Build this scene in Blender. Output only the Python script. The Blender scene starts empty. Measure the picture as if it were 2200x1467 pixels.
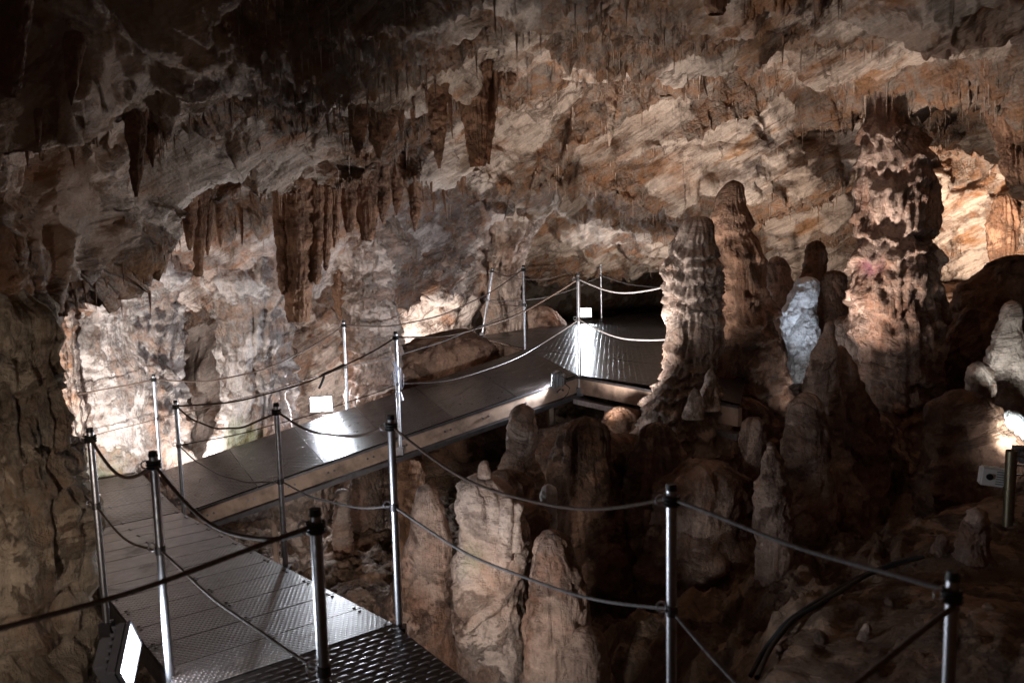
import bpy, bmesh, math, random
import numpy as np
from mathutils import Vector, Matrix
random.seed(7); rng = np.random.default_rng(11)
S = bpy.context.scene; C = S.collection
F = 1711.0

# ------------------------------------------------------------------ camera
def _axes(vx=1450., vy=15300.):
    d = np.array([vx-1100, vy-733.5, F]); d /= np.linalg.norm(d); up = -d
    fw = np.array([0, 0, 1.]); fh = fw-up*(fw@up); fh /= np.linalg.norm(fh)
    rt = np.cross(fh, up)
    if rt[0] < 0: rt = -rt
    return np.array([rt, fh, up])
RM = _axes()
def ray(x, y): return RM @ np.array([x-1100., y-733.5, F])
def at(x, y, Y):
    """world point seen along a sight line at the forward distance Y (metres)"""
    r = ray(x, y); return r*(Y/r[1])
def atz(x, y, z):
    r = ray(x, y); return r*(z/r[2])
def rad(px, Y): return px*Y/F
def proj(p):
    q = RM.T @ np.array(p); return 1100+F*q[0]/q[2], 733.5+F*q[1]/q[2]

cam = bpy.data.cameras.new('camera'); co = bpy.data.objects.new('camera', cam); C.objects.link(co)
X = RM @ np.array([1, 0, 0]); U = RM @ np.array([0, -1, 0]); B = RM @ np.array([0, 0, -1])
co.matrix_world = Matrix(((X[0], U[0], B[0], 0), (X[1], U[1], B[1], 0), (X[2], U[2], B[2], 0), (0, 0, 0, 1)))
cam.sensor_width = 36; cam.lens = 36*F/2200; cam.clip_start = .05; cam.clip_end = 200
cam.dof.use_dof = True; cam.dof.focus_distance = 7.5; cam.dof.aperture_fstop = 2.8
S.camera = co

# ------------------------------------------------------------------ noise
_perm = rng.permutation(256); _grad = rng.normal(size=(256, 3)); _grad /= np.linalg.norm(_grad, axis=1)[:, None]
def pn(p, seed=0):
    p = np.asarray(p, float)+seed*17.31
    i = np.floor(p).astype(int); f = p-i; u = f*f*f*(f*(f*6-15)+10); i &= 255
    out = np.zeros(len(p))
    for a in (0, 1):
        for b in (0, 1):
            for c in (0, 1):
                h = _perm[(_perm[(_perm[(i[:, 0]+a) & 255]+i[:, 1]+b) & 255]+i[:, 2]+c) & 255]
                w = (u[:, 0] if a else 1-u[:, 0])*(u[:, 1] if b else 1-u[:, 1])*(u[:, 2] if c else 1-u[:, 2])
                out += w*np.einsum('ij,ij->i', _grad[h], f-np.array([a, b, c]))
    return out*1.5
def fbm(p, o=4, seed=0, g=.5):
    s = 0; a = 1.
    for k in range(o): s = s+a*pn(p*(2.03**k), seed+k); a *= g
    return s
def ridge(p, o=4, seed=0, g=.55):
    s = 0; a = 1.
    for k in range(o): s = s+a*(1-2*np.abs(pn(p*(2.1**k), seed+k))); a *= g
    return s

# ------------------------------------------------------------------ object helpers
def tag(o, label=None, cat=None, group=None, kind=None):
    if label: o['label'] = label
    if cat: o['category'] = cat
    if group: o['group'] = group
    if kind: o['kind'] = kind
    return o
def mesh(name, v, f, mat, parent=None, smooth=True):
    m = bpy.data.meshes.new(name); m.from_pydata([tuple(map(float, p)) for p in v], [], [tuple(map(int, q)) for q in f]); m.update()
    if smooth: m.polygons.foreach_set('use_smooth', [True]*len(m.polygons))
    if mat: m.materials.append(mat)
    o = bpy.data.objects.new(name, m); C.objects.link(o)
    if parent: o.parent = parent
    return o
def empty(name, loc, label, cat, group=None, rot=None):
    o = bpy.data.objects.new(name, None); C.objects.link(o); o.location = tuple(loc); o.empty_display_size = .1
    if rot is not None: o.rotation_euler = rot
    return tag(o, label, cat, group)
def grid_faces(nr, nc, wrap=False):
    r = np.arange(nr-1)[:, None]; c = np.arange(nc if wrap else nc-1)[None, :]
    a = r*nc+c; b = r*nc+(c+1) % nc; return np.stack([a, b, b+nc, a+nc], -1).reshape(-1, 4)
def quickmesh(name, V, Fq, mat, parent=None):
    m = bpy.data.meshes.new(name); V = np.asarray(V, np.float32); Fq = np.asarray(Fq, np.int32)
    m.vertices.add(len(V)); m.vertices.foreach_set('co', V.ravel())
    m.loops.add(Fq.size); m.loops.foreach_set('vertex_index', Fq.ravel())
    m.polygons.add(len(Fq)); m.polygons.foreach_set('loop_start', np.arange(len(Fq))*Fq.shape[1])
    m.polygons.foreach_set('use_smooth', np.ones(len(Fq), bool))
    m.update(calc_edges=True); m.validate()
    if mat: m.materials.append(mat)
    o = bpy.data.objects.new(name, m); C.objects.link(o)
    if parent: o.parent = parent
    return o
class MB:
    """collects primitive shapes and links them as one mesh"""
    def __init__(s): s.b = bmesh.new()
    def box(s, a, b, M=None, bev=0):
        a = Vector(a); b = Vector(b)
        mt = Matrix.Translation((a+b)/2) @ Matrix.Diagonal(Vector([abs(x) for x in (b-a)]+[1]))
        r = bmesh.ops.create_cube(s.b, size=1, matrix=(M @ mt) if M else mt)
        if bev:
            es = list({e for v in r['verts'] for e in v.link_edges})
            bmesh.ops.bevel(s.b, geom=es, offset=bev, segments=2, affect='EDGES')
        return s
    def bar(s, p, q, w, h):
        """rectangular bar from p to q"""
        p = Vector(p); q = Vector(q); d = (q-p); L = d.length; d.normalize()
        x = d.cross(Vector((0, 0, 1))); x = x.normalized() if x.length > 1e-4 else Vector((1, 0, 0)); z = x.cross(d)
        M = Matrix(((x.x, d.x, z.x, p.x), (x.y, d.y, z.y, p.y), (x.z, d.z, z.z, p.z), (0, 0, 0, 1)))
        return s.box((-w/2, 0, -h/2), (w/2, L, h/2), M, bev=.003)
    def tube(s, p, q, r, r2=None, n=20, cap=True):
        p = Vector(p); q = Vector(q); d = q-p
        M = Matrix.Translation((p+q)/2) @ d.to_track_quat('Z', 'Y').to_matrix().to_4x4()
        bmesh.ops.create_cone(s.b, cap_ends=cap, segments=n, radius1=r, radius2=r if r2 is None else r2, depth=d.length, matrix=M); return s
    def path(s, pts, r, n=8):
        V, Fq = sweep(pts, r, n); vs = [s.b.verts.new(tuple(v)) for v in V]
        for q in Fq: s.b.faces.new([vs[k] for k in q])
        return s
    def ring(s, c, R, r, M=None, n=18):
        pts = [(R*math.cos(a), R*math.sin(a), 0) for a in np.linspace(0, 2*math.pi, n+1)]
        M = M or Matrix(); pts = [tuple(Vector(c)+(M @ Vector(p))) for p in pts]; return s.path(pts, r, 6)
    def build(s, name, mat, parent=None, smooth=True):
        m = bpy.data.meshes.new(name); s.b.normal_update(); s.b.to_mesh(m); s.b.free(); m.materials.append(mat)
        if smooth:
            m.polygons.foreach_set('use_smooth', [True]*len(m.polygons))
            m.set_sharp_from_angle(angle=math.radians(35))
        o = bpy.data.objects.new(name, m); C.objects.link(o)
        if parent: o.parent = parent
        return o
def sweep(pts, r, n=8, strands=0, pitch=.05, depth=.25):
    P = np.array(pts, float); T = np.gradient(P, axis=0); T /= np.linalg.norm(T, axis=1)[:, None]+1e-9
    ref = np.array([0, 0, 1.]) if abs(T[:, 2]).mean() < .8 else np.array([1., 0, 0])
    A = np.cross(T, ref); A /= np.linalg.norm(A, axis=1)[:, None]+1e-9; Bn = np.cross(A, T)
    L = np.r_[0, np.cumsum(np.linalg.norm(np.diff(P, axis=0), axis=1))]
    th = np.linspace(0, 2*np.pi, n, endpoint=False)
    rr = np.full((len(P), n), 1.0)*np.broadcast_to(np.asarray(r, float).reshape(-1, 1), (len(P), 1))
    if strands: rr = rr*(1-depth+depth*np.abs(np.cos(strands*.5*(th[None]+2*np.pi*L[:, None]/pitch))))
    V = P[:, None]+rr[..., None]*(np.cos(th)[None, :, None]*A[:, None]+np.sin(th)[None, :, None]*Bn[:, None])
    return V.reshape(-1, 3), grid_faces(len(P), n, True)

# ------------------------------------------------------------------ materials
def newmat(name):
    m = bpy.data.materials.new(name); m.use_nodes = True; nt = m.node_tree
    return m, nt, nt.nodes['Principled BSDF']
class NT:
    def __init__(s, nt): s.nt = nt
    def n(s, t, **k):
        x = s.nt.nodes.new(t)
        for a, b in k.items():
            if a.startswith('i_'): x.inputs[a[2:].replace('_', ' ')].default_value = b
            else: setattr(x, a, b)
        return x
    def l(s, a, b): s.nt.links.new(a, b)
    def math(s, op, a, b=None, c=None, clamp=False):
        x = s.nt.nodes.new('ShaderNodeMath'); x.operation = op; x.use_clamp = clamp
        for i, v in enumerate((a, b, c)):
            if v is None: continue
            if isinstance(v, (int, float)): x.inputs[i].default_value = v
            else: s.l(v, x.inputs[i])
        return x.outputs[0]
    def noise(s, vec, scale, detail=6, rough=.6, dist=0, col=False):
        x = s.n('ShaderNodeTexNoise'); s.l(vec, x.inputs['Vector'])
        x.inputs['Scale'].default_value = scale; x.inputs['Detail'].default_value = detail
        x.inputs['Roughness'].default_value = rough; x.inputs['Distortion'].default_value = dist
        return x.outputs['Color' if col else 'Fac']
    def ramp(s, fac, a, b):
        x = s.n('ShaderNodeMapRange'); x.interpolation_type = 'SMOOTHSTEP'; s.l(fac, x.inputs['Value'])
        x.inputs['From Min'].default_value = a; x.inputs['From Max'].default_value = b; return x.outputs['Result']
    def mix(s, fac, a, b):
        x = s.n('ShaderNodeMix', data_type='RGBA')
        if isinstance(fac, (int, float)): x.inputs[0].default_value = fac
        else: s.l(fac, x.inputs[0])
        for i, v in ((6, a), (7, b)):
            if isinstance(v, tuple): x.inputs[i].default_value = (*v, 1)
            else: s.l(v, x.inputs[i])
        return x.outputs[2]
    def vscale(s, vec, sc, rot=(0, 0, 0)):
        x = s.n('ShaderNodeMapping'); s.l(vec, x.inputs['Vector']); x.inputs['Scale'].default_value = sc; x.inputs['Rotation'].default_value = rot
        return x.outputs['Vector']
def rock_mat(name, pale, rust, dark, rust_amt=.5, dark_amt=.5, algae=(), wet=.3, strata=True, flute=False, grain=1., stains=(), orange=None, attr=False):
    return _rock(name, pale, rust, dark, rust_amt, dark_amt, algae, wet, strata, flute, grain, stains, orange, attr)
def _rock(name, pale, rust, dark, rust_amt, dark_amt, algae, wet, strata, flute, grain, stains, orange, attr):
    m, nt, b = newmat(name); N = NT(nt)
    pos = N.n('ShaderNodeNewGeometry').outputs['Position']
    diag = N.vscale(N.vscale(pos, (1, 1, 1), (0, math.radians(31), 0)), (.8, .8, 2.7)) if strata else pos
    big = N.noise(diag, .75, 7, .62, .3)
    rustf = N.ramp(big, .66-.25*rust_amt, .80-.25*rust_amt)
    col = N.mix(rustf, pale, rust)
    if attr:
        at_ = N.n('ShaderNodeAttribute', attribute_name='crust').outputs['Fac']
        cr = N.ramp(N.math('MULTIPLY_ADD', N.noise(diag, 2.2, 9, .72, .5), .95, N.math('MULTIPLY_ADD', at_, .80, -.50)), .23, .45)
    else: cr = N.ramp(N.noise(diag, 1.25, 10, .70, .9), .515-.08*dark_amt, .575-.08*dark_amt)       # rough brown crust against smooth pale slabs
    crc = N.mix(N.ramp(N.noise(pos, 6, 6, .7), .35, .65), tuple(c*.55 for c in pale), rust)
    col = N.mix(N.math('MULTIPLY', cr, .45+.75*dark_amt, clamp=True), col, crc)
    if orange:
        ob = N.noise(diag, 1.3, 5, .6, .3); col = N.mix(N.ramp(ob, .56, .7), col, orange)
    vein = N.noise(diag, 1.7, 8, .62, .5)
    vf = N.math('SUBTRACT', 1.0, N.ramp(N.math('ABSOLUTE', N.math('SUBTRACT', vein, .5)), .0, .035+.03*dark_amt))
    msk = N.ramp(N.noise(pos, 1.1, 4, .6), .38, .62)
    col = N.mix(N.math('MULTIPLY', N.math('MULTIPLY', vf, msk), .55+.3*dark_amt), col, dark)
    blot = N.noise(pos, 5.5, 8, .72, .8)
    col = N.mix(N.math('MULTIPLY', N.ramp(blot, .60-.1*dark_amt, .78-.1*dark_amt), .75), col, dark)
    fine = N.noise(pos, 42, 5, .7)
    if flute:
        st = N.noise(N.vscale(pos, (13, 13, 1.3)), 1, 6, .65, .4)
        col = N.mix(N.math('MULTIPLY', N.ramp(st, .52, .72), .55), col, rust)
    strk = N.noise(N.vscale(diag, (1, 1, 5.5)), 2.6, 8, .68, .25) if strata else N.noise(N.vscale(pos, (1, 1, 2.5)), 6, 7, .66, .3)
    hsv = N.n('ShaderNodeHueSaturation'); N.l(col, hsv.inputs['Color']); hsv.inputs['Saturation'].default_value = 1.1
    N.l(N.math('MULTIPLY', N.math('MULTIPLY_ADD', fine, .9, .55), N.math('MULTIPLY_ADD', strk, 1.3, .35)), hsv.inputs['Value'])
    out = hsv.outputs[0]
    for (p, r, c) in tuple((a[0], a[1], (.20, .30, .10)) for a in algae)+tuple(stains):
        d = N.n('ShaderNodeVectorMath', operation='DISTANCE'); N.l(pos, d.inputs[0]); d.inputs[1].default_value = tuple(map(float, p))
        k = N.math('MULTIPLY_ADD', N.noise(pos, 4, 6, .7), 1.1*r, d.outputs['Value'])
        fac = N.math('SUBTRACT', 1.0, N.ramp(k, r*.75, r*1.45)); out = N.mix(N.math('MULTIPLY', fac, .5), out, c)
    N.l(out, b.inputs['Base Color'])
    N.l(N.math('MULTIPLY_ADD', N.noise(pos, 9, 4, .6), -.5*wet, .88), b.inputs['Roughness'])
    b.inputs['Specular IOR Level'].default_value = .35
    pop = N.n('ShaderNodeTexVoronoi'); N.l(N.vscale(pos, (1, 1, .6)), pop.inputs['Vector']); pop.inputs['Scale'].default_value = 30
    h = N.math('MULTIPLY_ADD', N.noise(pos, 7, 9, .72, .5), .07, N.math('MULTIPLY', fine, .030*grain))
    h = N.math('MULTIPLY_ADD', pop.outputs['Distance'], -.020*grain, h)
    h = N.math('MULTIPLY', h, N.math('MULTIPLY_ADD', cr, 1.0, .45))
    h = N.math('MULTIPLY_ADD', N.noise(diag, 4.5, 8, .7, .6), .045, h)
    h = N.math('MULTIPLY_ADD', N.math('MULTIPLY', vf, msk), -.012, h)
    h = N.math('MULTIPLY_ADD', strk, .03, h)
    if flute: h = N.math('MULTIPLY_ADD', st, .06, h)
    bp = N.n('ShaderNodeBump'); bp.inputs['Strength'].default_value = .9; bp.inputs['Distance'].default_value = 1.0; N.l(h, bp.inputs['Height'])
    N.l(bp.outputs[0], b.inputs['Normal']); return m
def plain(name, col, rough=.5, metal=0., noise=.0, scale=20, bump=0., spec=.5):
    m, nt, b = newmat(name); N = NT(nt); b.inputs['Metallic'].default_value = metal; b.inputs['Specular IOR Level'].default_value = spec
    pos = N.n('ShaderNodeNewGeometry').outputs['Position']; nz = N.noise(pos, scale, 6, .65)
    N.l(N.mix(N.ramp(nz, .35, .75), col, tuple(c*(1-noise) for c in col)), b.inputs['Base Color'])
    N.l(N.math('MULTIPLY_ADD', nz, .35, rough-.15), b.inputs['Roughness'])
    if bump:
        bp = N.n('ShaderNodeBump'); bp.inputs['Distance'].default_value = bump; N.l(nz, bp.inputs['Height']); N.l(bp.outputs[0], b.inputs['Normal'])
    return m
def tread_mat(name, kind, col, hscale=1.):
    """embossed steel: staggered lens-shaped ridges, or rows of small raised studs"""
    m, nt, b = newmat(name); N = NT(nt)
    oc = N.n('ShaderNodeTexCoord').outputs['Object']; sp = N.n('ShaderNodeSeparateXYZ'); N.l(oc, sp.inputs[0])
    sx, sy = (.075, .042) if kind == 'lens' else (.027, .027)
    v = N.math('DIVIDE', sp.outputs['Y'], sy); row = N.math('FLOOR', v)
    u = N.math('ADD', N.math('DIVIDE', sp.outputs['X'], sx), N.math('MULTIPLY', N.math('FLOORED_MODULO', row, 2.), .5))
    cu = N.math('FLOOR', u)
    fu = N.math('SUBTRACT', N.math('SUBTRACT', u, cu), .5); fv = N.math('SUBTRACT', N.math('SUBTRACT', v, row), .5)
    if kind == 'lens':
        a = N.math('MULTIPLY', fu, fu); c = N.math('MULTIPLY', fv, fv)
        r = N.math('ADD', N.math('MULTIPLY', a, 5.2), N.math('MULTIPLY', c, 11.)); h = N.math('SUBTRACT', 1., N.ramp(r, .25, 1.1)); hh = .0055
    else:
        r = N.math('ADD', N.math('MULTIPLY', fu, fu), N.math('MULTIPLY', fv, fv)); h = N.math('SUBTRACT', 1., N.ramp(r, .02, .10)); hh = .004
    hh *= hscale
    dirt = N.noise(oc, 3.5, 8, .7, .5)
    base = N.mix(N.ramp(dirt, .40, .62), col, (col[0]*.55, col[1]*.48, col[2]*.42))
    base = N.mix(N.math('MULTIPLY', h, .3 if kind == 'lens' else .3), base, (.11, .105, .11) if kind == 'lens' else (.13, .12, .125))
    mud = N.ramp(N.noise(oc, 1.3, 9, .72, .6), .54, .66); base = N.mix(N.math('MULTIPLY', mud, .75), base, (.055, .036, .026)); N.l(N.math('MULTIPLY_ADD', mud, -.6, .9), b.inputs['Metallic'])
    N.l(base, b.inputs['Base Color']); b.inputs['Metallic'].default_value = .85
    N.l(N.math('ADD', N.math('MULTIPLY_ADD', N.noise(oc, 14, 5, .7), .25, .18 if kind == 'lens' else .24), N.math('MULTIPLY', mud, .25)), b.inputs['Roughness'])
    bp = N.n('ShaderNodeBump'); bp.inputs['Strength'].default_value = 1; bp.inputs['Distance'].default_value = hh
    N.l(N.math('MULTIPLY_ADD', N.noise(oc, 2.2, 3, .5), .8, h), bp.inputs['Height']); N.l(bp.outputs[0], b.inputs['Normal']); return m
def emis(name, col, st):
    m, nt, b = newmat(name); b.inputs['Base Color'].default_value = (.8, .85, .9, 1); b.inputs['Emission Color'].default_value = (*col, 1); b.inputs['Emission Strength'].default_value = st
    return m
ALG = [(at(520, 940, 9.2), .35), (at(240, 1000, 9.), .5), (at(560, 1130, 8.2), .5)]
M_FRINGE = rock_mat('cream dripstone', (.55, .42, .34), (.42, .24, .15), (.12, .07, .05), .5, .25, strata=False, grain=.5)
M_CEIL = rock_mat('pale cave ceiling rock', (.55, .435, .36), (.30, .145, .075), (.075, .038, .022), .5, .62, orange=(.38, .21, .12), wet=.25, attr=True, stains=((at(60, 250, 4.6), 1.9, (.38, .18, .07)), (at(480, 90, 4.2), 1.0, (.42, .21, .09)), (at(2050, 110, 5.4), .8, (.42, .19, .09))))
M_WALL = rock_mat('pale flowstone wall', (.68, .57, .52), (.42, .21, .12), (.10, .055, .035), .42, .45, ALG, flute=True, grain=.7, attr=True)
M_FLOW = rock_mat('lilac white flowstone', (.68, .62, .60), (.45, .26, .17), (.12, .07, .05), .30, .30, ALG, flute=True, grain=.6, strata=False)
M_COL = rock_mat('banded brown column rock', (.50, .37, .31), (.30, .155, .10), (.07, .04, .03), .55, .4, flute=True, grain=.7, strata=False, stains=((at(1880, 572, 7.2), .20, (.30, .05, .16)),))
M_CAL = rock_mat('pinkish calcite', (.60, .48, .42), (.40, .24, .17), (.10, .06, .045), .5, .3, [(at(985, 1210, 4.55), .24)], strata=False, grain=.9, wet=.9)
M_WHITE = rock_mat('white wet calcite', (.74, .74, .76), (.60, .54, .50), (.2, .15, .13), .3, .1, strata=False, grain=.6, wet=.7)
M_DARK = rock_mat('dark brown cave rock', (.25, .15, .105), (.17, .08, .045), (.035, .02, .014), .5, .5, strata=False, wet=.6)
M_FLOOR = rock_mat('brown cave floor', (.34, .24, .18), (.22, .12, .075), (.05, .03, .02), .45, .45, wet=.5, strata=False)
M_STAL = rock_mat('rust stalactite rock', (.34, .20, .135), (.26, .125, .07), (.07, .035, .024), .5, .3, strata=False, flute=True, grain=.6)
M_TREAD = tread_mat('embossed steel tread plate', 'lens', (.05, .043, .043))
M_TREADB = tread_mat('worn embossed steel plate', 'lens', (.05, .042, .042), .35)
M_STUD = tread_mat('studded steel plate', 'stud', (.055, .046, .046))
M_STEEL = plain('brushed steel tube', (.66, .67, .72), .36, 1., .35, 30)
M_DSTEEL = plain('dark steel channel', (.16, .15, .16), .42, .9, .4, 12)
M_CREAM = plain('cream painted beam', (.50, .35, .27), .55, 0, .62, 6, .003)
M_BLACK = plain('black rubber', (.018, .017, .018), .5, 0, .3)
M_ROPE = plain('brown twisted rope', (.135, .09, .07), .8, 0, .4, 60, .002)
M_ROPE2 = plain('grey twisted rope', (.22, .20, .20), .8, 0, .4, 60, .002)
M_HOUSE = plain('grey cast lamp housing', (.20, .20, .22), .45, .3, .2, 15)
M_PIPE = plain('weathered brass pipe', (.30, .25, .17), .4, .9, .4, 12)
M_PLAST = plain('pale plastic', (.80, .78, .76), .45, 0, .1)
M_BLUEW = plain('bluish white plastic', (.70, .72, .85), .35, 0, .05)
M_GLASS = emis('lit lamp glass', (.90, .95, 1.0), 30)

# ------------------------------------------------------------------ cave ceiling and walls (structure)
CX = [-900, 0, 150, 330, 480, 600, 750, 900, 1000, 1060, 1130, 1250, 1450, 1600, 1700, 1860, 1950, 2060, 2150, 2200, 2600, 3200]
def cst(v): return [v]*len(CX)
FY = [cst(-1100), cst(-420), cst(0), [130]*9+[75]*13,
  [600, 345, 330, 300, 262, 235, 250, 225, 185, 145, 130, 130, 140, 150, 160, 170, 195, 178, 195, 205, 250, 400]]
FD = [cst(.95), cst(2.3), [3.4, 3.7, 3.8, 3.9, 4, 4.1, 4.2, 4.3, 4.5, 4.7, 4.8, 4.9, 5, 5, 5, 5, 5, 4.9, 4.8, 4.7, 4, 3.5],
  [3.7, 4.1, 4.2, 4.4, 4.6, 4.8, 5, 5.2, 5.5, 5.6, 5.7, 5.8, 5.9, 5.9, 5.9, 5.9, 5.9, 5.8, 5.6, 5.4, 4.6, 4],
  [3.8, 4.2, 4.6, 5.1, 5.5, 5.7, 5.9, 6.1, 6.4, 6.7, 6.9, 7, 7.1, 7.1, 7.1, 7.1, 7.1, 6.9, 6.7, 6.5, 5.6, 5]]
FY.append([a+26 for a in FY[4]]); FD.append([a+b for a, b in zip(FD[4], [.2, .2, .3, .5, .8, 1., 1.2, 1.4, 1.5, 1.5, 1.4, 1.3, 1.3, 1.3, 1.3, 1.4, 1.6, 2.4, 2.4, 2., .5, .4])])
L5 = [900, 700, 612, 495, 445, 425, 400, 388, 385, 395, 402, 405, 440, 420, 395, 362, 300, 284, 330, 400, 500, 600]
D5 = [4.1, 4.3, 5.2, 6.7, 7.3, 7.5, 7.8, 8.2, 8.6, 8.9, 9.1, 9.2, 9.1, 9.1, 9.2, 9.3, 9.8, 10., 9.6, 8.8, 7, 6]
FY.append([(a+b)/2 for a, b in zip(FY[-1], L5)]); FD.append([(a+b)/2+.15 for a, b in zip(FD[-1], D5)])
FY.append(L5); FD.append(D5)
D6 = [6, 7.4, 8.0, 8.4, 8.6, 8.8, 9.1, 9.8, 10.6, 11.2, 11.4, 11.2, 11., 10.3, 10, 10.4, 12, 12.8, 12.3, 11.6, 9, 8]
FY.append([a+20 for a in L5]); FD.append(D6)
FY.append([1000, 780, 655, 648, 640, 640, 540, 520, 500, 485, 478, 485, 520, 500, 480, 460, 430, 410, 430, 480, 700, 800])
FD.append([7.2, 8.4, 9.0, 9.2, 9.4, 9.5, 9.7, 10.2, 11.8, 12.8, 13., 12.8, 12.4, 11., 10.6, 10.6, 12.1, 12.8, 12.4, 11.8, 9, 8])
L8 = [1100, 900, 680, 672, 664, 666, 690, 652, 645, 640, 592, 600, 575, 590, 590, 600, 600, 600, 600, 600, 900, 900]
FY.append(L8); FD.append([7.2, 9.2, 10.0, 10.3, 10.4, 10.4, 10.5, 11., 12.8, 13.6, 14., 14.4, 14.3, 12.6, 11.4, 11.2, 12.6, 13.2, 13, 12, 9, 8])
FY.append([a+(-30 if 8 < i < 13 else 14) for i, a in enumerate(L8)]); FD.append([7.3, 9.4, 10.2, 10.5, 10.6, 10.7, 11, 11.8, 13.4, 15, 18, 20, 20, 16, 13, 12.5, 13.2, 14, 14, 12.5, 9, 8])
FY.append([1400]*22); FD.append([7, 9, 9.9, 10.2, 10.3, 10.3, 10.7, 11.9, 13.6, 15, 18, 22, 22, 16, 13, 12.5, 13.2, 14, 14, 12.5, 9, 8])
FY = np.array(FY, float); FD = np.array(FD, float)
def build_ceiling():
    us = np.concatenate([np.linspace(-900, -60, 70, endpoint=False), np.arange(-60, 2260, 4.2), np.linspace(2262, 3200, 80)])
    seg = [14, 16, 22, 22, 10, 26, 26, 10, 30, 46, 10, 50]
    rows = []; depth = []
    # wavy feature lines so that lips are never straight
    wob = {4: 14, 5: 14, 7: 16, 8: 16, 10: 9, 11: 9, 6: 8, 9: 8}
    yy = []; dd = []
    for k in range(len(FY)):
        y = np.interp(us, CX, FY[k]); d = np.interp(us, CX, FD[k])
        if k in wob:
            sd = {5: 4, 8: 7, 11: 10}.get(k, k)
            y = y+wob[k]*fbm(np.c_[us/90., np.full(len(us), sd*3.3), us*0], 4, sd)
            d = d+.25*fbm(np.c_[us/170., np.full(len(us), sd*7.7), us*0], 3, 40+sd)
        yy.append(y); dd.append(d)
    for k, n in enumerate(seg):
        for t in np.linspace(0, 1, n, endpoint=False):
            e = t if k not in (4, 7, 10) else t*t*(3-2*t)
            rows.append(yy[k]*(1-t)+yy[k+1]*t); depth.append(dd[k]*(1-e)+dd[k+1]*e)
    rows.append(yy[-1]); depth.append(dd[-1])
    Yp = np.array(rows); D = np.array(depth); nr, nc = Yp.shape; Xp = np.broadcast_to(us, Yp.shape)
    rv = np.einsum('ij,rcj->rci', RM, np.stack([Xp-1100, Yp-733.5, np.full_like(Yp, F)], -1))
    P = rv*(D/rv[..., 1])[..., None]
    dr = np.gradient(P, axis=0); dc = np.gradient(P, axis=1); Nn = np.cross(dr, dc); Nn /= np.linalg.norm(Nn, axis=2)[..., None]+1e-9
    flip = np.sign(np.einsum('rci,rci->rc', Nn, -P)); Nn *= flip[..., None]
    p = P.reshape(-1, 3); n = Nn.reshape(-1, 3)
    a = math.radians(31); q = np.c_[p[:, 0]*math.cos(a)+p[:, 2]*math.sin(a), p[:, 1], -p[:, 0]*math.sin(a)+p[:, 2]*math.cos(a)]
    wq = q+.35*np.c_[fbm(p*.9, 3, 60), fbm(p*.9, 3, 61), fbm(p*.9, 3, 62)]
    steep = np.clip(1-np.abs(n[:, 2])*1.2, 0, 1)
    h = .26*fbm(wq*np.array([.6, .8, 1.5]), 3, 1)
    slab = fbm(wq*np.array([.9, 1.1, 3.2]), 5, 5, .5)                       # tilted beds that break off in steps
    st = slab*4; fr = st-np.floor(st); h += .05*(np.floor(st)+np.clip((fr-.8)*5, 0, 1))/1.3
    rowi = np.repeat(np.arange(nr), nc); cs_ = np.cumsum([0]+seg)
    crust = fbm(wq*np.array([.6, .75, 1.8]), 4, 52)*1.7+.30
    for k_ in (4, 7): crust = crust+.55*np.exp(-((rowi-(cs_[k_]+6))/11.)**2)
    crust = np.clip(crust, 0, 1); rough = .12+.88*crust; h += .045*rough*ridge(wq*np.array([2.2, 2.4, 5.]), 4, 9)
    h += .020*rough*fbm(p*9, 4, 20, .6)
    drip = np.clip(fbm(np.c_[p[:, 0]*7, p[:, 1]*7, p[:, 2]*1.1], 3, 30), 0, 1)
    h += .12*steep*drip*(p[:, 1] > 8.5)*(p[:, 1] < 14)
    amp = np.clip((p[:, 1]-.6)/3, .25, 1.)
    p2 = p+n*(h*amp)[:, None]
    # crusts of little hanging spikes on the down-facing crusty patches
    patch = np.clip(crust*1.5-.5, 0, 1)*(p[:, 1] > 2.5)
    spike = np.clip(pn(np.c_[p[:, 0]*16, p[:, 1]*16, p[:, 2]*2], 70), .08, 1)-.08
    p2[:, 2] -= .16*patch*spike
    o = quickmesh('cave_ceiling', p2, grid_faces(nr, nc), M_CEIL); tag(o, kind='structure')
    # walls below lip two on the left carry the flowstone material
    fm = grid_faces(nr, nc); rr = fm[:, 0]//nc; cc = fm[:, 0] % nc
    o.data.materials.append(M_WALL); idx = ((rr > sum(seg[:7])+6) & (us[cc] < 1080)).astype(np.int32)
    o.data.polygons.foreach_set('material_index', idx)
    at_ = o.data.attributes.new('crust', 'FLOAT', 'POINT'); at_.data.foreach_set('value', crust.astype(np.float32))
    # hundreds of hair thin soda straws in the crusty down-facing patches
    r2 = np.random.default_rng(5); ok = np.where((crust > .55) & (n[:, 2] < -.15) & (p2[:, 1] > 3.2) & (p2[:, 1] < 13))[0]; pick = r2.choice(ok, 3600, False)
    ang = np.linspace(0, 2*np.pi, 5, endpoint=False); V = []; Fq = []
    for i, v in enumerate(pick):
        L = .03+.16*r2.random()**2.2; rd = .003+.05*L; b = p2[v]+np.array([0, 0, .02])
        ring = [b+np.array([rd*math.cos(t), rd*math.sin(t), 0]) for t in ang]; md = [b+np.array([rd*.45*math.cos(t), rd*.45*math.sin(t), -.5*L]) for t in ang]
        tip = [b+np.array([rd*.08*math.cos(t), rd*.08*math.sin(t), -L-.02]) for t in ang]; k0 = len(V); V += ring+md+tip
        Fq += [(k0+a_*5+(j+1) % 5, k0+a_*5+j, k0+a_*5+5+j, k0+a_*5+5+(j+1) % 5) for a_ in (0, 1) for j in range(5)]
    so = quickmesh('soda_straws', V, Fq, M_FRINGE); tag(so, 'fuzz of hair thin dripstone straws all over the crusty patches of the ceiling', 'dripstone', kind='stuff')
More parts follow.
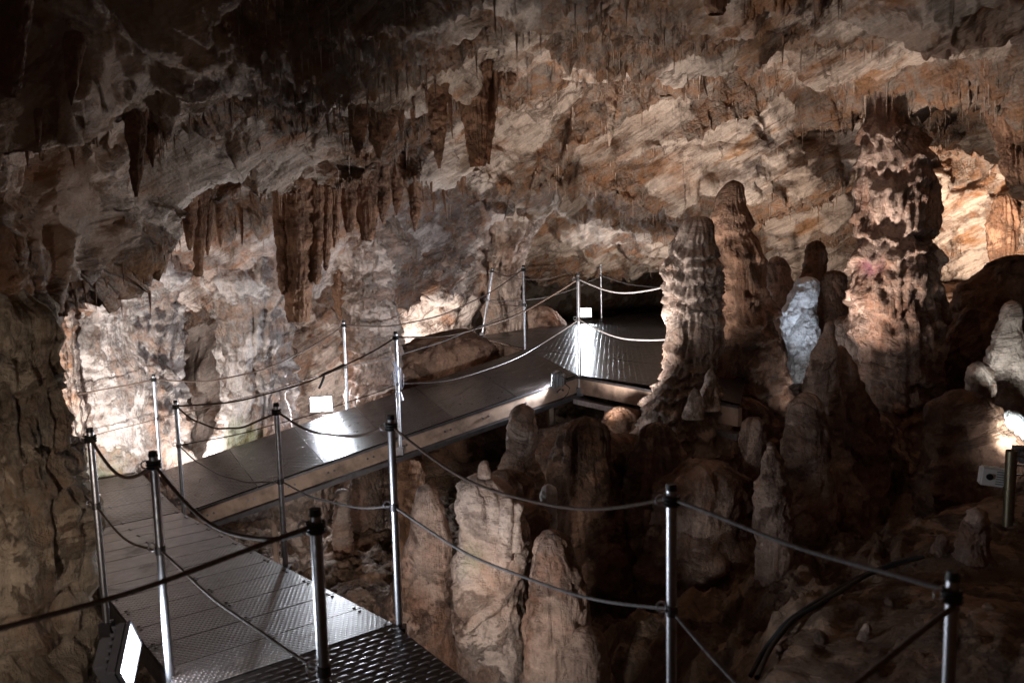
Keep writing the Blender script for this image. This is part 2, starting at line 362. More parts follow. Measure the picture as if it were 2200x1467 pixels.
    cs = np.cumsum([0]+seg)
    return us, p2.reshape(nr, nc, 3), cs, Yp
US, CP, CS, CYP = build_ceiling()
def ceil_at(px, py):
    """surface point of the built ceiling nearest to a direction"""
    c = int(np.argmin(np.abs(US-px))); r = int(np.argmin(np.abs(CYP[:, c]-py))); return CP[r, c]

# ------------------------------------------------------------------ floor (structure)
FC = [at(780, 1230, 8.0), at(740, 1180, 8.6), at(620, 1180, 8.4), at(1000, 950, 10.5), at(1350, 880, 9.6), at(1600, 850, 8.8), at(1650, 790, 9.6), at(1540, 760, 9.4),
      at(2050, 665, 11.5), at(1990, 700, 11.2), at(2150, 640, 12.6), at(1500, 1320, 4.9), at(1500, 1467, 4.1), at(1680, 1350, 4.6), at(1620, 1270, 5.2), at(1500, 1200, 6.2), at(1850, 1150, 6.2),
      at(1900, 1300, 4.0), at(2150, 1400, 3.2), at(2050, 1220, 4.6), at(1800, 1380, 3.7), at(1760, 1467, 3.3), at(2190, 1150, 5.0), at(2150, 1000, 6.5), at(2100, 900, 7.6), at(1700, 950, 7.6), at(1900, 900, 8.6)]
FC += [np.array(q, float) for q in [(-6, 8, -3.4), (-3, 5, -3.4), (-1, 5.2, -3.3), (0, 5, -3.2), (.6, 4, -3.2), (0, 0, -3.3), (-3, 0, -3.3), (3, 0, -2.6), (3, 2, -2.2), (5, 3, -1.6), (7, 8, -.9), (-7, 3, -2.8), (-7, 12, -3), (0, 8, -3.3), (-2, 9.5, -3.3), (.8, 6.4, -3.2), (0, 13, -2.3), (2.5, 14, -2.0), (1, 20, -1.9), (6, 20, -1.6), (-4, 16, -2.6), (7, 14, -.6), (2, 11.5, -2.0), (1.2, 5.4, -2.95), (-1, -4, -3.3), (4, -4, -2.6), (6, 6, -1.4)]]
FC = np.array(FC)
def floor_z(x, y):
    x = np.asarray(x, float); y = np.asarray(y, float)
    d2 = (x[..., None]-FC[:, 0])**2+(y[..., None]-FC[:, 1])**2; w = 1/(d2+.12)**1.7
    return (w*FC[:, 2]).sum(-1)/w.sum(-1)
def build_floor():
    xs = np.concatenate([np.linspace(-9, -4, 60, endpoint=False), np.arange(-4, 5, .024), np.linspace(5, 12, 80)])
    ys = np.concatenate([np.linspace(-5, 2.6, 60, endpoint=False), np.arange(2.6, 10, .026), np.linspace(10, 22, 150)])
    Xg, Yg = np.meshgrid(xs, ys); Z = floor_z(Xg, Yg); p = np.stack([Xg, Yg, Z], -1).reshape(-1, 3)
    h = .16*fbm(p*1.1, 4, 80)+.07*ridge(p*2.3, 4, 84)+.030*ridge(p*6, 3, 87)+.020*fbm(p*14, 3, 88)
    right = np.clip((p[:, 0]-.9)/.6, 0, 1)*np.clip((6-p[:, 1])/1, 0, 1)
    a = math.radians(35); u = p[:, 0]*math.cos(a)-p[:, 1]*math.sin(a)
    h += right*.09*ridge(np.c_[u*5, p[:, 1]*1.3, p[:, 2]], 3, 90)
    # smooth walked terrace with a raised rim on the right
    e = proj_terrace(p); h = h*(1-.8*e)+.12*e
    p[:, 2] += h
    deck = (p[:, 0] < .5) & (p[:, 1] < 12) & (p[:, 1] > -2); p[deck, 2] = np.minimum(p[deck, 2], -2.75+.1*fbm(p[deck]*2, 2, 95))
    global GZ
    Zf = p[:, 2].reshape(len(ys), len(xs)); GZ = lambda x, y: Zf[int(np.clip(np.searchsorted(ys, y), 0, len(ys)-1)), int(np.clip(np.searchsorted(xs, x), 0, len(xs)-1))]
    o = quickmesh('ground', p, grid_faces(len(ys), len(xs)), M_FLOOR); tag(o, kind='structure')
def proj_terrace(p):
    A = at(1650, 1450, 3.6)[:2]; Bq = at(1960, 1200, 5.0)[:2]; d = (Bq-A)/np.linalg.norm(Bq-A); n = np.array([d[1], -d[0]])
    return 1/(1+np.exp(-((p[:, :2]-A) @ n)*22))*(p[:, 1] < 6.2)*(p[:, 0] > .9)
build_floor()

def stones():
    r2 = np.random.default_rng(9); V = []; Fq = []
    bm = bmesh.new(); bmesh.ops.create_icosphere(bm, subdivisions=2, radius=1); bv = np.array([v.co for v in bm.verts]); bf = [[v.index for v in f.verts] for f in bm.faces]; bm.free()
    k = 0
    while k < 420:
        x, y = r2.uniform(-2.5, 4.), r2.uniform(3, 9.5); z = GZ(x, y); sz = .006+.032*r2.random()**3
        q = bv*(1+.35*pn(bv*1.3+k, 7)[:, None])*sz*r2.uniform(.6, 1.2, 3); n0 = len(bv)*k; V.append(q+np.array([x, y, z+sz*.2])); Fq += [[a+n0 for a in f] for f in bf]; k += 1
    o = quickmesh('gravel', np.concatenate(V), Fq, M_FLOOR); tag(o, 'loose stones and grit scattered over the cave floor', 'gravel', kind='stuff')
stones()

# ------------------------------------------------------------------ rock forms (columns, stalagmites, stalactites)
def form(name, label, cat, prof, Y, mat, group=None, head=True, tiers=0, flute=.0, lump=.12, squash=.85, down=True, seed=None, fine=.017, base=None, scal=.5, nth=None):
    """a body of revolution about a wandering axis; prof = (row, centre column, half width) in photo pixels at distance Y"""
    seed = seed if seed is not None else random.randrange(200)
    prof = sorted(prof); ax = []; 
    for (py, cx, hw) in prof: q = at(cx, py, Y); ax.append((q[2], q[0], q[1], rad(hw, Y)))
    ax = np.array(ax)                                                      # top to bottom
    if base is not None:                                                  # run on down to the floor, widening a little
        z, x, y, r = ax[-1]; ax = np.vstack([ax, (base, x, y, r*1.12)])
    hgt = ax[0, 0]-ax[-1, 0]; rmax = ax[:, 3].max(); dz = max(.006, min(.02, rmax/9, hgt/30)); n = int(hgt/dz)+2; nth = nth or (112 if rmax > .12 else 56 if rmax > .04 else 28)
    z = np.linspace(ax[0, 0], ax[-1, 0], n); zz = -z; zx = -ax[:, 0]
    t = zx; cx = np.interp(zz, t, ax[:, 1]); cy = np.interp(zz, t, ax[:, 2]); r = np.interp(zz, t, ax[:, 3])
    k = np.ones(5)/5; pad = lambda v: np.convolve(np.r_[v[0], v[0], v, v[-1], v[-1]], k, 'valid')
    r = pad(r); cx = pad(cx); cy = pad(cy)
    if down and head:                                                     # stalagmite: rounded head
        s = np.clip((z[0]-z)/(r[0]*1.0+1e-6), 0, 1); r = r*np.sqrt(np.clip(1-(1-s)**2, 0.0004, 1))
    th = np.linspace(0, 2*np.pi, nth, endpoint=False); ct, sn = np.cos(th), np.sin(th)
    Z = np.broadcast_to(z[:, None], (n, nth)); R = np.broadcast_to(r[:, None], (n, nth)).copy(); TH = np.broadcast_to(th, (n, nth))
    q = np.stack([cx[:, None]+R*ct, cy[:, None]+R*sn, Z], -1).reshape(-1, 3)
    f0 = 1/max(rmax, .05)
    g = 1+lump*fbm(q*f0*.9, 3, seed)+lump*.5*ridge(q*f0*2.2, 3, seed+3)
    g = g.reshape(n, nth); add = np.zeros((n, nth))
    if tiers:
        T = tiers; w = .55*fbm(np.c_[ct.repeat(1)*1.2, sn*1.2, th*0], 2, seed+9)[None]+.5*scal*np.abs(fbm(np.c_[ct*5, sn*5, th*0], 2, seed+12))[None]
        ph = Z/T+w+1.3*pn(np.c_[z*2.3, z*0, z*0+seed], 4)[:, None]+.5*pn(q*2.2, seed+5).reshape(n, nth); fr = ph-np.floor(ph)
        add += min(.075, rmax*.22)*(np.clip(1-fr, 0, 1)**1.3*np.clip(fr*7, 0, 1))
        dr = np.clip(ridge(np.c_[(ct*6*np.ones((n, 1))).ravel(), (sn*6*np.ones((n, 1))).ravel(), (Z*1.6).ravel()], 2, seed+15), 0, 2).reshape(n, nth)
        add += min(.012, rmax*.05)*dr*(1-fr)
    add += (.10*rmax*fbm(q*np.array([5, 5, 3.2]), 3, seed+50)).reshape(n, nth)
    if flute:
        fl = ridge(np.c_[(ct*4.2*np.ones((n, 1))).ravel(), (sn*4.2*np.ones((n, 1))).ravel(), (Z*.7).ravel()], 3, seed+20).reshape(n, nth); add += flute*fl*rmax
    add += (fine*fbm(q*14, 4, seed+30, .6)).reshape(n, nth)*min(1, rmax/.12)
    end = np.clip(R/(.35*rmax+1e-6), 0.05, 1)
    Rr = np.clip(R*g+add*end, .001, None); dx = Rr*ct; dy = Rr*sn*squash
    V = np.stack([cx[:, None]+dx, cy[:, None]+dy, Z+.02*pn(q*6, seed+40).reshape(n, nth)*min(1, rmax/.15)], -1).reshape(-1, 3)
    Fq = grid_faces(n, nth, True)
    o = V.mean(0); org = np.array([cx[-1] if down else cx[0], cy[-1] if down else cy[0], z[-1] if down else z[0]])
    ob = quickmesh(name, V-org, Fq[:, ::-1], mat); ob.location = tuple(org); tag(ob, label, cat, group); return ob
def knobs(o_parent, *a, **k): pass

# far brown column, big right column
form('rock_column', 'huge banded brown column on the right with a purple patch', 'column',
     [(150, 1903, 60), (190, 1902, 30), (225, 1900, 24), (262, 1902, 32), (290, 1906, 42), (318, 1918, 52), (345, 1928, 60), (420, 1926, 60), (470, 1926, 62), (510, 1924, 56), (560, 1922, 68), (640, 1918, 76), (690, 1925, 74), (760, 1930, 70), (850, 1932, 70), (920, 1925, 85), (1000, 1925, 100), (1080, 1930, 108), (1140, 1925, 118)], 7.3, M_COL,
     head=False, tiers=.34, flute=.05, lump=.13, seed=3, base=-3.0, squash=.9)
form('rock_mound', 'brown rock shoulder leaning against the left foot of the huge banded column', 'rock',
     [(672, 1842, 30), (700, 1845, 46), (780, 1862, 56), (900, 1868, 62), (1000, 1865, 75), (1100, 1860, 90)], 7.6, M_COL, flute=.08, lump=.2, seed=14, base=-3.)
form('rock_column', 'slender tiered column with bright white crusted top at the far platform right end', 'column',
     [(463, 1497, 20), (480, 1498, 24), (520, 1491, 32), (570, 1487, 42), (600, 1487, 45), (640, 1488, 40), (680, 1490, 42), (705, 1489, 37), (750, 1487, 40), (800, 1481, 38), (830, 1476, 50), (870, 1470, 68), (930, 1466, 92), (1000, 1465, 116), (1120, 1475, 150)], 6.6, M_CAL,
     tiers=.16, flute=.05, lump=.13, seed=8, base=-3.0, squash=.95, scal=1.2)
form('rock_column', 'dark tall column with a pointed head standing close behind the slender tiered column', 'column',
     [(388, 1576, 7), (402, 1573, 15), (430, 1571, 20), (470, 1574, 30), (500, 1574, 30), (560, 1582, 42), (650, 1588, 50), (720, 1596, 60), (850, 1600, 84), (1000, 1610, 120)], 7.7, M_DARK,
     flute=.03, lump=.14, seed=23, base=-2.6, tiers=.3)
# left foreground column
form('rock_column', 'thick weathered pale brown column at the left edge, hiding the walkway', 'column',
     [(560, -40, 40), (620, -38, 70), (680, -35, 98), (760, -35, 105), (880, -35, 122), (960, -35, 138), (1020, -35, 155), (1100, -35, 168), (1200, -40, 182), (1300, -40, 190), (1467, -30, 208), (1700, -30, 230)], 4.6,
     rock_mat('weathered pale column rock', (.52, .43, .34), (.32, .20, .13), (.06, .04, .028), .35, .35, strata=False, flute=True), tiers=.8, flute=.085, lump=.05, seed=31, base=-3.5, head=False)
# dark reddish rock mass between the pillars
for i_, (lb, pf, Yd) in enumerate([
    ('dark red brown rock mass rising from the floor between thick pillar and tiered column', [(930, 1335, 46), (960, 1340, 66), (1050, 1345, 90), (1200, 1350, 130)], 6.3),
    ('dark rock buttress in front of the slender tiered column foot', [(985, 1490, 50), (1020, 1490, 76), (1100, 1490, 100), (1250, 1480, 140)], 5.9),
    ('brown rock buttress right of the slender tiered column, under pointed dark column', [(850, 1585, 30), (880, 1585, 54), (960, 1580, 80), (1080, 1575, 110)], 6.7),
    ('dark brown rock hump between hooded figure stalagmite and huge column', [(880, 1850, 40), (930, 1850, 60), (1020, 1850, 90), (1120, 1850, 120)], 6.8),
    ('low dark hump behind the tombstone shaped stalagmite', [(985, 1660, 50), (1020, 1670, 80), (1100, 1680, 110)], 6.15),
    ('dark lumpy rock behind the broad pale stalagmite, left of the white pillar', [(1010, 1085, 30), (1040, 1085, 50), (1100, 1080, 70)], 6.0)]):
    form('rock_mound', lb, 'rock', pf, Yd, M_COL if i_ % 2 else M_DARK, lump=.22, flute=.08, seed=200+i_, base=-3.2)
# stalagmites
SG = 'stalagmites'
form('stalagmite', 'smooth brown conical stalagmite behind a metal post, left of the broad pale one', 'stalagmite',
     [(1040, 916, 18), (1060, 918, 27), (1100, 920, 36), (1150, 920, 46), (1230, 912, 62), (1290, 902, 76), (1340, 905, 90), (1467, 915, 104)], 4.9, M_COL, lump=.05, seed=41, base=-3.5, fine=.006)
form('stalagmite', 'broad pale yellowish stalagmite with a green patch, largest in the foreground', 'stalagmite',
     [(1012, 1030, 34), (1026, 1034, 44), (1060, 1050, 60), (1120, 1058, 70), (1180, 1060, 76), (1250, 1050, 78), (1330, 1045, 76), (1400, 1055, 66), (1467, 1060, 78)], 4.8, M_CAL, lump=.10, flute=.012, seed=44, base=-3.5, fine=.016)
form('stalagmite', 'tiny pale knob growing on the flat head of the broad pale stalagmite', 'stalagmite', [(988, 1041, 8), (1000, 1041, 11), (1025, 1041, 15)], 4.75, M_CAL, seed=45)
form('stalagmite', 'finger shaped stalagmite on the right flank of the broad pale stalagmite, nearer to its middle', 'stalagmite', [(1065, 1089, 9), (1080, 1089, 13), (1120, 1088, 15), (1170, 1086, 17), (1200, 1086, 20)], 4.58, M_CAL, seed=46, lump=.15)
form('stalagmite', 'knobbly round headed finger stalagmite at the outer right flank of the broad pale one', 'stalagmite', [(1076, 1111, 10), (1088, 1111, 13), (1102, 1110, 9), (1130, 1108, 13), (1180, 1106, 20)], 4.6, M_CAL, seed=47, lump=.15)
form('rock_mound', 'dark rounded rock shoulder just behind the finger stalagmites', 'rock', [(1075, 1128, 30), (1110, 1136, 40), (1180, 1142, 42), (1300, 1140, 50)], 5.3, M_COL, seed=48, base=-3.3, lump=.2)
form('stalagmite', 'shiny brown cone stalagmite with a dark cap, right of the broad pale one', 'stalagmite',
     [(1138, 1182, 22), (1160, 1180, 34), (1190, 1184, 36), (1230, 1196, 50), (1290, 1200, 62), (1350, 1198, 68), (1467, 1205, 84)], 4.5, M_COL, lump=.10, flute=.02, seed=51, base=-3.5)
form('stalagmite', 'low ochre stalagmite at the bottom edge, in front of the shiny brown cone', 'stalagmite',
     [(1345, 1263, 20), (1365, 1264, 33), (1400, 1262, 44), (1467, 1266, 54)], 4.0, M_COL, lump=.10, seed=53, base=-3.4)
form('stalagmite', 'thin white pillar stalagmite rising behind the dark cap of the shiny brown cone', 'stalagmite', [(1040, 1177, 12), (1060, 1178, 17), (1120, 1178, 18), (1180, 1178, 20)], 5.4, M_WHITE, lump=.14, seed=55, base=-3.2)
form('stalagmite', 'skull spotted stub stalagmite beneath the metal ramp beam', 'stalagmite', [(868, 1124, 20), (880, 1122, 27), (920, 1121, 31), (955, 1118, 31), (975, 1114, 27), (1010, 1116, 40), (1060, 1125, 52)], 6.6, M_CAL, lump=.16, seed=57, base=-3.3)
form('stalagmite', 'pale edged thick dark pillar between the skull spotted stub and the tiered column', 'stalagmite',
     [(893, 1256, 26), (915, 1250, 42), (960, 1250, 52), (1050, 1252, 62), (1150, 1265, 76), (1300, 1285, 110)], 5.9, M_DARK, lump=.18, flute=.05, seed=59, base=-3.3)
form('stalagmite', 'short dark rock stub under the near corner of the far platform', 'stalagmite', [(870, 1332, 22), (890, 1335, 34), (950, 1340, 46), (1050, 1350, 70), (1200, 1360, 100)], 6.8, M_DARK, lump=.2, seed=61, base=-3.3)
form('stalagmite', 'dark reddish pillar at the left foot of the slender tiered column', 'stalagmite', [(905, 1408, 16), (925, 1410, 28), (1000, 1410, 44), (1130, 1410, 80), (1250, 1400, 110)], 6.0, M_COL, lump=.18, flute=.1, seed=62, base=-3.3)
form('stalagmite', 'small pointed cone on the right foot of the slender tiered column', 'stalagmite', [(793, 1527, 4), (815, 1526, 11), (850, 1523, 18), (880, 1522, 24)], 6.1, M_CAL, seed=63, lump=.1)
form('stalagmite', 'small pointed cone on the left foot of the slender tiered column', 'stalagmite', [(832, 1493, 4), (850, 1492, 11), (880, 1490, 18), (900, 1490, 22)], 5.9, M_CAL, seed=64, lump=.1)
form('stalagmite', 'pale knob stuck to the right side of the slender tiered column, half way up', 'stalagmite', [(562, 1527, 8), (575, 1526, 12), (600, 1524, 12), (640, 1522, 10)], 6.45, M_CAL, seed=65, lump=.2)
form('stalagmite', 'slim brown candle stalagmite with an indented waist, left of the white glowing one', 'stalagmite', [(550, 1668, 12), (575, 1672, 24), (620, 1676, 30), (700, 1680, 34), (800, 1680, 46)], 8.6, M_COL, lump=.1, seed=67, base=-2.4)
form('stalagmite', 'stubby bottle shaped white glowing stalagmite right of centre', 'stalagmite', [(592, 1733, 16), (610, 1732, 23), (650, 1722, 30), (690, 1716, 34), (720, 1720, 34), (760, 1728, 30), (820, 1730, 34)], 8.0, M_WHITE, lump=.11, flute=.05, seed=69)
form('stalagmite', 'dark blunt finger rising behind the white glowing stalagmite', 'stalagmite', [(514, 1754, 15), (540, 1753, 22), (580, 1748, 22), (620, 1752, 34), (700, 1765, 48), (800, 1765, 55)], 8.5, M_DARK, lump=.08, seed=71, base=-2.2)
form('stalagmite', 'dark forked stub between blunt dark finger and huge banded column', 'stalagmite', [(580, 1790, 14), (595, 1793, 20), (640, 1792, 24), (720, 1790, 30)], 8.3, M_DARK, lump=.2, seed=72, base=-2.2)
form('stalagmite', 'tall stalagmite shaped like a hooded figure before the foot of the huge column', 'stalagmite', [(690, 1783, 8), (703, 1783, 12), (716, 1780, 10), (740, 1777, 22), (775, 1770, 26), (830, 1765, 36), (880, 1764, 42), (960, 1765, 50), (1060, 1775, 80)], 6.3, M_COL, lump=.12, seed=73, base=-2.9)
form('stalagmite', 'stout cone stalagmite close right of the hooded figure shaped one', 'stalagmite', [(742, 1806, 10), (760, 1808, 16), (800, 1818, 24), (850, 1832, 34), (950, 1845, 60)], 6.4, M_COL, lump=.12, seed=75, base=-2.8)
form('stalagmite', 'wide tombstone shaped dark stalagmite below the hooded figure shaped one', 'stalagmite', [(842, 1735, 24), (860, 1733, 36), (900, 1730, 44), (1000, 1730, 52), (1080, 1732, 60)], 5.8, M_COL, lump=.07, seed=77, base=-2.9)
form('stalagmite', 'round boulder like stub left of the tombstone shaped stalagmite', 'stalagmite', [(895, 1620, 14), (915, 1618, 24), (950, 1618, 26), (975, 1618, 24)], 6.0, M_COL, lump=.2, seed=78, base=-2.7)
form('stalagmite', 'dim brown figure like stalagmite with shoulders, crossed by the waist high rope', 'stalagmite', [(946, 1655, 8), (970, 1657, 18), (1010, 1658, 22), (1040, 1658, 36), (1060, 1658, 40), (1120, 1660, 42), (1160, 1664, 36)], 4.9, M_COL, lump=.09, seed=79, base=-2.7)
form('stalagmite', 'stout dark cone near the right edge before the pale lit cavity', 'stalagmite', [(660, 2084, 10), (680, 2082, 17), (720, 2078, 26), (780, 2072, 40), (880, 2062, 56), (1000, 2050, 70)], 7.4, M_DARK, lump=.12, seed=81, base=-2.2)
form('stalagmite', 'tall pale grey stalagmite at the right edge of the photo', 'stalagmite', [(646, 2173, 12), (665, 2174, 20), (700, 2168, 25), (760, 2162, 42), (820, 2160, 52), (900, 2170, 60), (980, 2180, 66)], 6.6, M_CAL, lump=.07, seed=83, base=-2.3)
form('stalagmite', 'short pale stub with a wet white head left of the tall grey stalagmite', 'stalagmite', [(777, 2102, 16), (795, 2100, 25), (840, 2104, 28), (880, 2110, 26), (960, 2100, 50)], 6.3, M_CAL, lump=.10, seed=85, base=-2.3)
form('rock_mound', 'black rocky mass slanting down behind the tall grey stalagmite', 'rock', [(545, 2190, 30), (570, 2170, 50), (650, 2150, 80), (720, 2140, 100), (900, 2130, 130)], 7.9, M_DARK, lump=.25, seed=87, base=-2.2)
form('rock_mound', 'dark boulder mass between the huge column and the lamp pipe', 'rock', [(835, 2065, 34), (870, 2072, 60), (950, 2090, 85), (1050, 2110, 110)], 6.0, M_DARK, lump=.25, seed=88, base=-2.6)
form('stalagmite', 'brown stump at the right foot of the lamp pipe, lower right', 'stalagmite', [(1086, 2098, 14), (1110, 2098, 24), (1160, 2090, 30), (1230, 2085, 42)], 4.5, M_COL, lump=.15, seed=89, base=-2.4)
form('stalagmite', 'small brown stump left of the larger stump in the lower right corner', 'stalagmite', [(1146, 2022, 10), (1165, 2022, 18), (1200, 2015, 24), (1240, 2010, 34)], 4.6, M_COL, lump=.12, seed=90, base=-2.4)
form('stalagmite', 'tiny pointed stalagmite on the dark terrace at the bottom right', 'stalagmite', [(1336, 1863, 5), (1352, 1862, 11), (1370, 1856, 14), (1400, 1846, 26), (1440, 1842, 30)], 3.5, M_COL, lump=.14, seed=91, base=-2.4)
form('stalagmite', 'minute dark cone beside the black cables on the terrace rim', 'stalagmite', [(1284, 1761, 5), (1300, 1762, 9), (1325, 1763, 11)], 4.0, M_COL, seed=92, base=-2.3)
form('stalagmite', 'little pinkish stub under the ramp near the two leg frame', 'stalagmite', [(1050, 735, 9), (1065, 735, 14), (1100, 735, 15), (1130, 735, 18)], 8.2, M_CAL, tiers=.05, seed=93, base=-3.4)
form('stalagmite', 'thick tan pillar under the ramp between pink stub and leg frame', 'stalagmite', [(960, 790, 34), (1040, 785, 34), (1100, 780, 40), (1160, 775, 50)], 8.8, M_CAL, seed=94, base=-3.4, lump=.08)
form('stalagmite', 'orange brown stub stalagmite directly right of the leg frame under the ramp', 'stalagmite', [(975, 883, 18), (1000, 885, 26), (1060, 882, 30), (1130, 880, 36)], 7.6, M_STAL, seed=95, base=-3.4, lump=.18)
form('rock_mound', 'rough crusted rock pillar below the ramp, behind the near blurred post', 'rock', [(1010, 660, 60), (1060, 650, 62), (1110, 645, 50), (1160, 655, 30), (1200, 660, 18)], 7.7, M_CAL, seed=96, base=-3.4, lump=.25)
form('rock_mound', 'large dark boulder between the ramp and the bright lit recess', 'rock', [(705, 985, 40), (735, 965, 85), (780, 950, 115), (850, 940, 140), (930, 940, 160)], 10.6, M_DARK, seed=97, base=-3., lump=.18, squash=.6)
form('rock_mound', 'reddish boulder in the black opening left of the far floodlight', 'rock', [(655, 1158, 20), (670, 1165, 32), (700, 1175, 38), (740, 1180, 40)], 13.0, M_COL, seed=98, base=-2.3, lump=.2)
form('rock_mound', 'grey rock ledge beneath the near edge of the far platform', 'rock', [(905, 1240, 60), (935, 1225, 90), (980, 1220, 110), (1050, 1220, 140)], 7.9, M_COL, seed=99, base=-3.3, lump=.2, squash=.6)
# left wall flowstones
form('rock_column', 'orange stained fluted flowstone column beside the thick left column', 'column', [(500, 96, 30), (560, 96, 70), (610, 98, 50), (640, 100, 42), (700, 100, 44), (800, 112, 42), (900, 110, 52), (1000, 110, 60), (1100, 110, 66)], 8.6, rock_mat('orange flowstone', (.66, .56, .50), (.60, .27, .12), (.14, .07, .05), .62, .25, flute=True, strata=False), head=False, flute=.10, lump=.07, seed=101, base=-3.4)
form('rock_column', 'broad lilac white flowstone column above the landing with scalloped curtains', 'column', [(520, 262, 60), (600, 262, 140), (640, 262, 112), (665, 262, 98), (700, 262, 94), (760, 260, 100), (850, 262, 102), (900, 268, 104), (1000, 262, 112), (1100, 262, 120)], 9.4, M_FLOW, head=False, tiers=.38, flute=.12, lump=.12, seed=103, base=-3.4, scal=1.5, fine=.02)
form('rock_column', 'white fluted flowstone column behind the ramp, left of its floodlight', 'column', [(530, 548, 40), (600, 548, 90), (640, 548, 68), (670, 550, 54), (700, 550, 52), (780, 550, 52), (840, 560, 54), (900, 548, 62), (1000, 540, 72), (1100, 540, 84)], 9.6, M_FLOW, head=False, tiers=.6, flute=.15, lump=.07, seed=105, base=-3.4, scal=1.4)
form('rock_column', 'tan tiered column behind the ramp where the white cable hangs', 'column', [(470, 795, 40), (530, 795, 70), (580, 795, 46), (640, 795, 38), (700, 800, 48), (760, 800, 50), (820, 800, 44), (880, 802, 42), (960, 800, 50)], 9.9, M_CAL, head=False, tiers=.22, flute=.06, lump=.12, seed=107, base=-3.4, scal=1.4)
form('rock_column', 'narrow dark flowstone rib between the orange and the lilac columns', 'column', [(600, 152, 16), (700, 153, 14), (850, 155, 15), (1000, 158, 17)], 9.2, M_DARK, head=False, flute=.1, seed=109, base=-3.4)
form('rock_column', 'reddish fluted column below the hanging ceiling, behind the left end post of the platform', 'column', [(440, 1100, 80), (490, 1090, 54), (520, 1085, 40), (570, 1070, 38), (620, 1070, 34), (660, 1080, 30), (690, 1085, 30)], 13.0, M_CAL, head=False, flute=.12, lump=.08, seed=111, base=-2.6)

# stalactites: (label, [(row, column, half width)...], distance, material)
def stal(label, prof, Y, mat=M_STAL, **k):
    k.setdefault('lump', .06); k.setdefault('flute', .05)
    (r0, c0, h0) = prof[0]; prof = [(r0-34, c0, h0*2.0), (r0-14, c0, h0*1.25)]+list(prof)
    c = int(np.argmin(np.abs(US-c0))); best = None
    for lk in (4, 7):
        p = CP[CS[lk]+2, c]; py = proj(p)[1]
        if abs(py-r0) < 75 and (best is None or abs(py-r0) < best[0]): best = (abs(py-r0), p, py)
    if best: Y = float(best[1][1])+.02; prof = [(best[2]-26, c0, h0*1.4), (best[2]+4, c0, h0*1.08)]+[q for q in prof[2:] if q[0] > best[2]-10]
    else: q = [ceil_at(c0+dx, r0+8) for dx in (-h0*.6, 0, h0*.6)]; Y = min(p[1] for p in q)+rad(h0, Y)*.1; prof = [(r0-60, c0, h0*.25), (r0-25, c0, h0*.7)]+prof[2:]
    return form('stalactite', label, 'stalactite', prof, Y, mat, down=False, **k)
stal('longest rust brown stalactite of the hanging curtain, blunt tipped, above the ramp', [(430, 640, 38), (520, 642, 33), (600, 641, 26), (680, 641, 21), (690, 641, 16)], 7.8, seed=120)
stal('left edge stalactite of the big hanging curtain', [(430, 602, 14), (520, 605, 13), (620, 608, 7), (632, 608, 2)], 7.85, seed=121)
stal('second longest stalactite of the big curtain, right of the blunt one', [(425, 682, 14), (520, 681, 12), (600, 680, 8), (612, 680, 2)], 7.8, seed=122)
stal('thin stalactite in the right half of the big curtain ending level with its neighbour tips', [(425, 704, 10), (500, 703, 9), (570, 700, 6), (582, 700, 1)], 7.85, seed=123)
stal('short right end stalactite of the big curtain', [(425, 722, 9), (500, 720, 7), (532, 718, 1)], 7.9, seed=124)
stal('flat dark rust stalactite hanging first right of the big curtain', [(410, 748, 16), (470, 750, 13), (500, 750, 4)], 8.0, seed=125, squash=.4)
stal('broad flat rust stalactite with square tip right of the big curtain', [(405, 788, 24), (460, 788, 20), (508, 790, 14), (518, 790, 7)], 8.0, seed=126, squash=.35)
stal('small pointed rust stalactite after the broad square tipped one', [(400, 822, 16), (450, 822, 10), (478, 822, 1)], 8.1, seed=127)
stal('slim rust stalactite pair member left, under the second lip', [(398, 852, 12), (440, 852, 7), (462, 852, 1)], 8.2, seed=128)
stal('tapering rust stalactite at the right end of the second lip row', [(395, 892, 14), (450, 892, 10), (496, 891, 1)], 8.3, seed=129)
stal('tan stalactite of the left group ending lowest, left of the big curtain', [(460, 428, 14), (530, 428, 11), (588, 427, 9), (594, 427, 5)], 7.0, seed=130)
stal('tan stalactite left of the lowest one in the left group', [(460, 408, 13), (510, 408, 9), (538, 408, 2)], 7.0, seed=131)
stal('tan stalactite right of the lowest one in the left group', [(455, 446, 11), (510, 446, 8), (548, 446, 2)], 7.1, seed=132)
stal('slim tan stalactite at the right end of the left group', [(450, 474, 9), (500, 474, 6), (530, 474, 1)], 7.2, seed=133)
stal('thick twin trunk brown stalactite hanging in the upper centre, blunt tipped', [(165, 1018, 26), (240, 1018, 24), (310, 1024, 17), (352, 1026, 14), (358, 1026, 9)], 6.6, seed=134, flute=.08)
stal('darker stalactite fused behind the thick one in the upper centre', [(150, 1052, 22), (230, 1048, 15), (300, 1048, 9), (352, 1050, 2)], 6.8, seed=135)
stal('straight brown stalactite left of the thick twin trunk, over a white slab', [(250, 941, 18), (300, 942, 12), (362, 944, 2)], 6.8, seed=136)
stal('broad jagged brown stalactite left in the upper recess', [(250, 818, 30), (300, 815, 15), (342, 814, 2)], 6.7, seed=137, squash=.5)
stal('small brown stalactite at the left end of the upper recess', [(255, 772, 18), (300, 770, 10), (340, 768, 2)], 6.6, seed=138, squash=.5)
stal('little brown stalactite with a thread thin tip, right of the twin trunk', [(128, 1098, 14), (160, 1096, 7), (196, 1095, 1)], 6.7, seed=139)
stal('long lone tan stalactite hanging over the right centre of the ceiling', [(140, 1312, 17), (170, 1313, 15), (220, 1314, 10), (290, 1311, 5), (314, 1309, 1)], 6.8, M_FRINGE, seed=140)
stal('short curved stalactite just left of the long lone tan one', [(150, 1282, 6), (190, 1279, 4), (214, 1278, 1)], 6.85, M_FRINGE, seed=141)
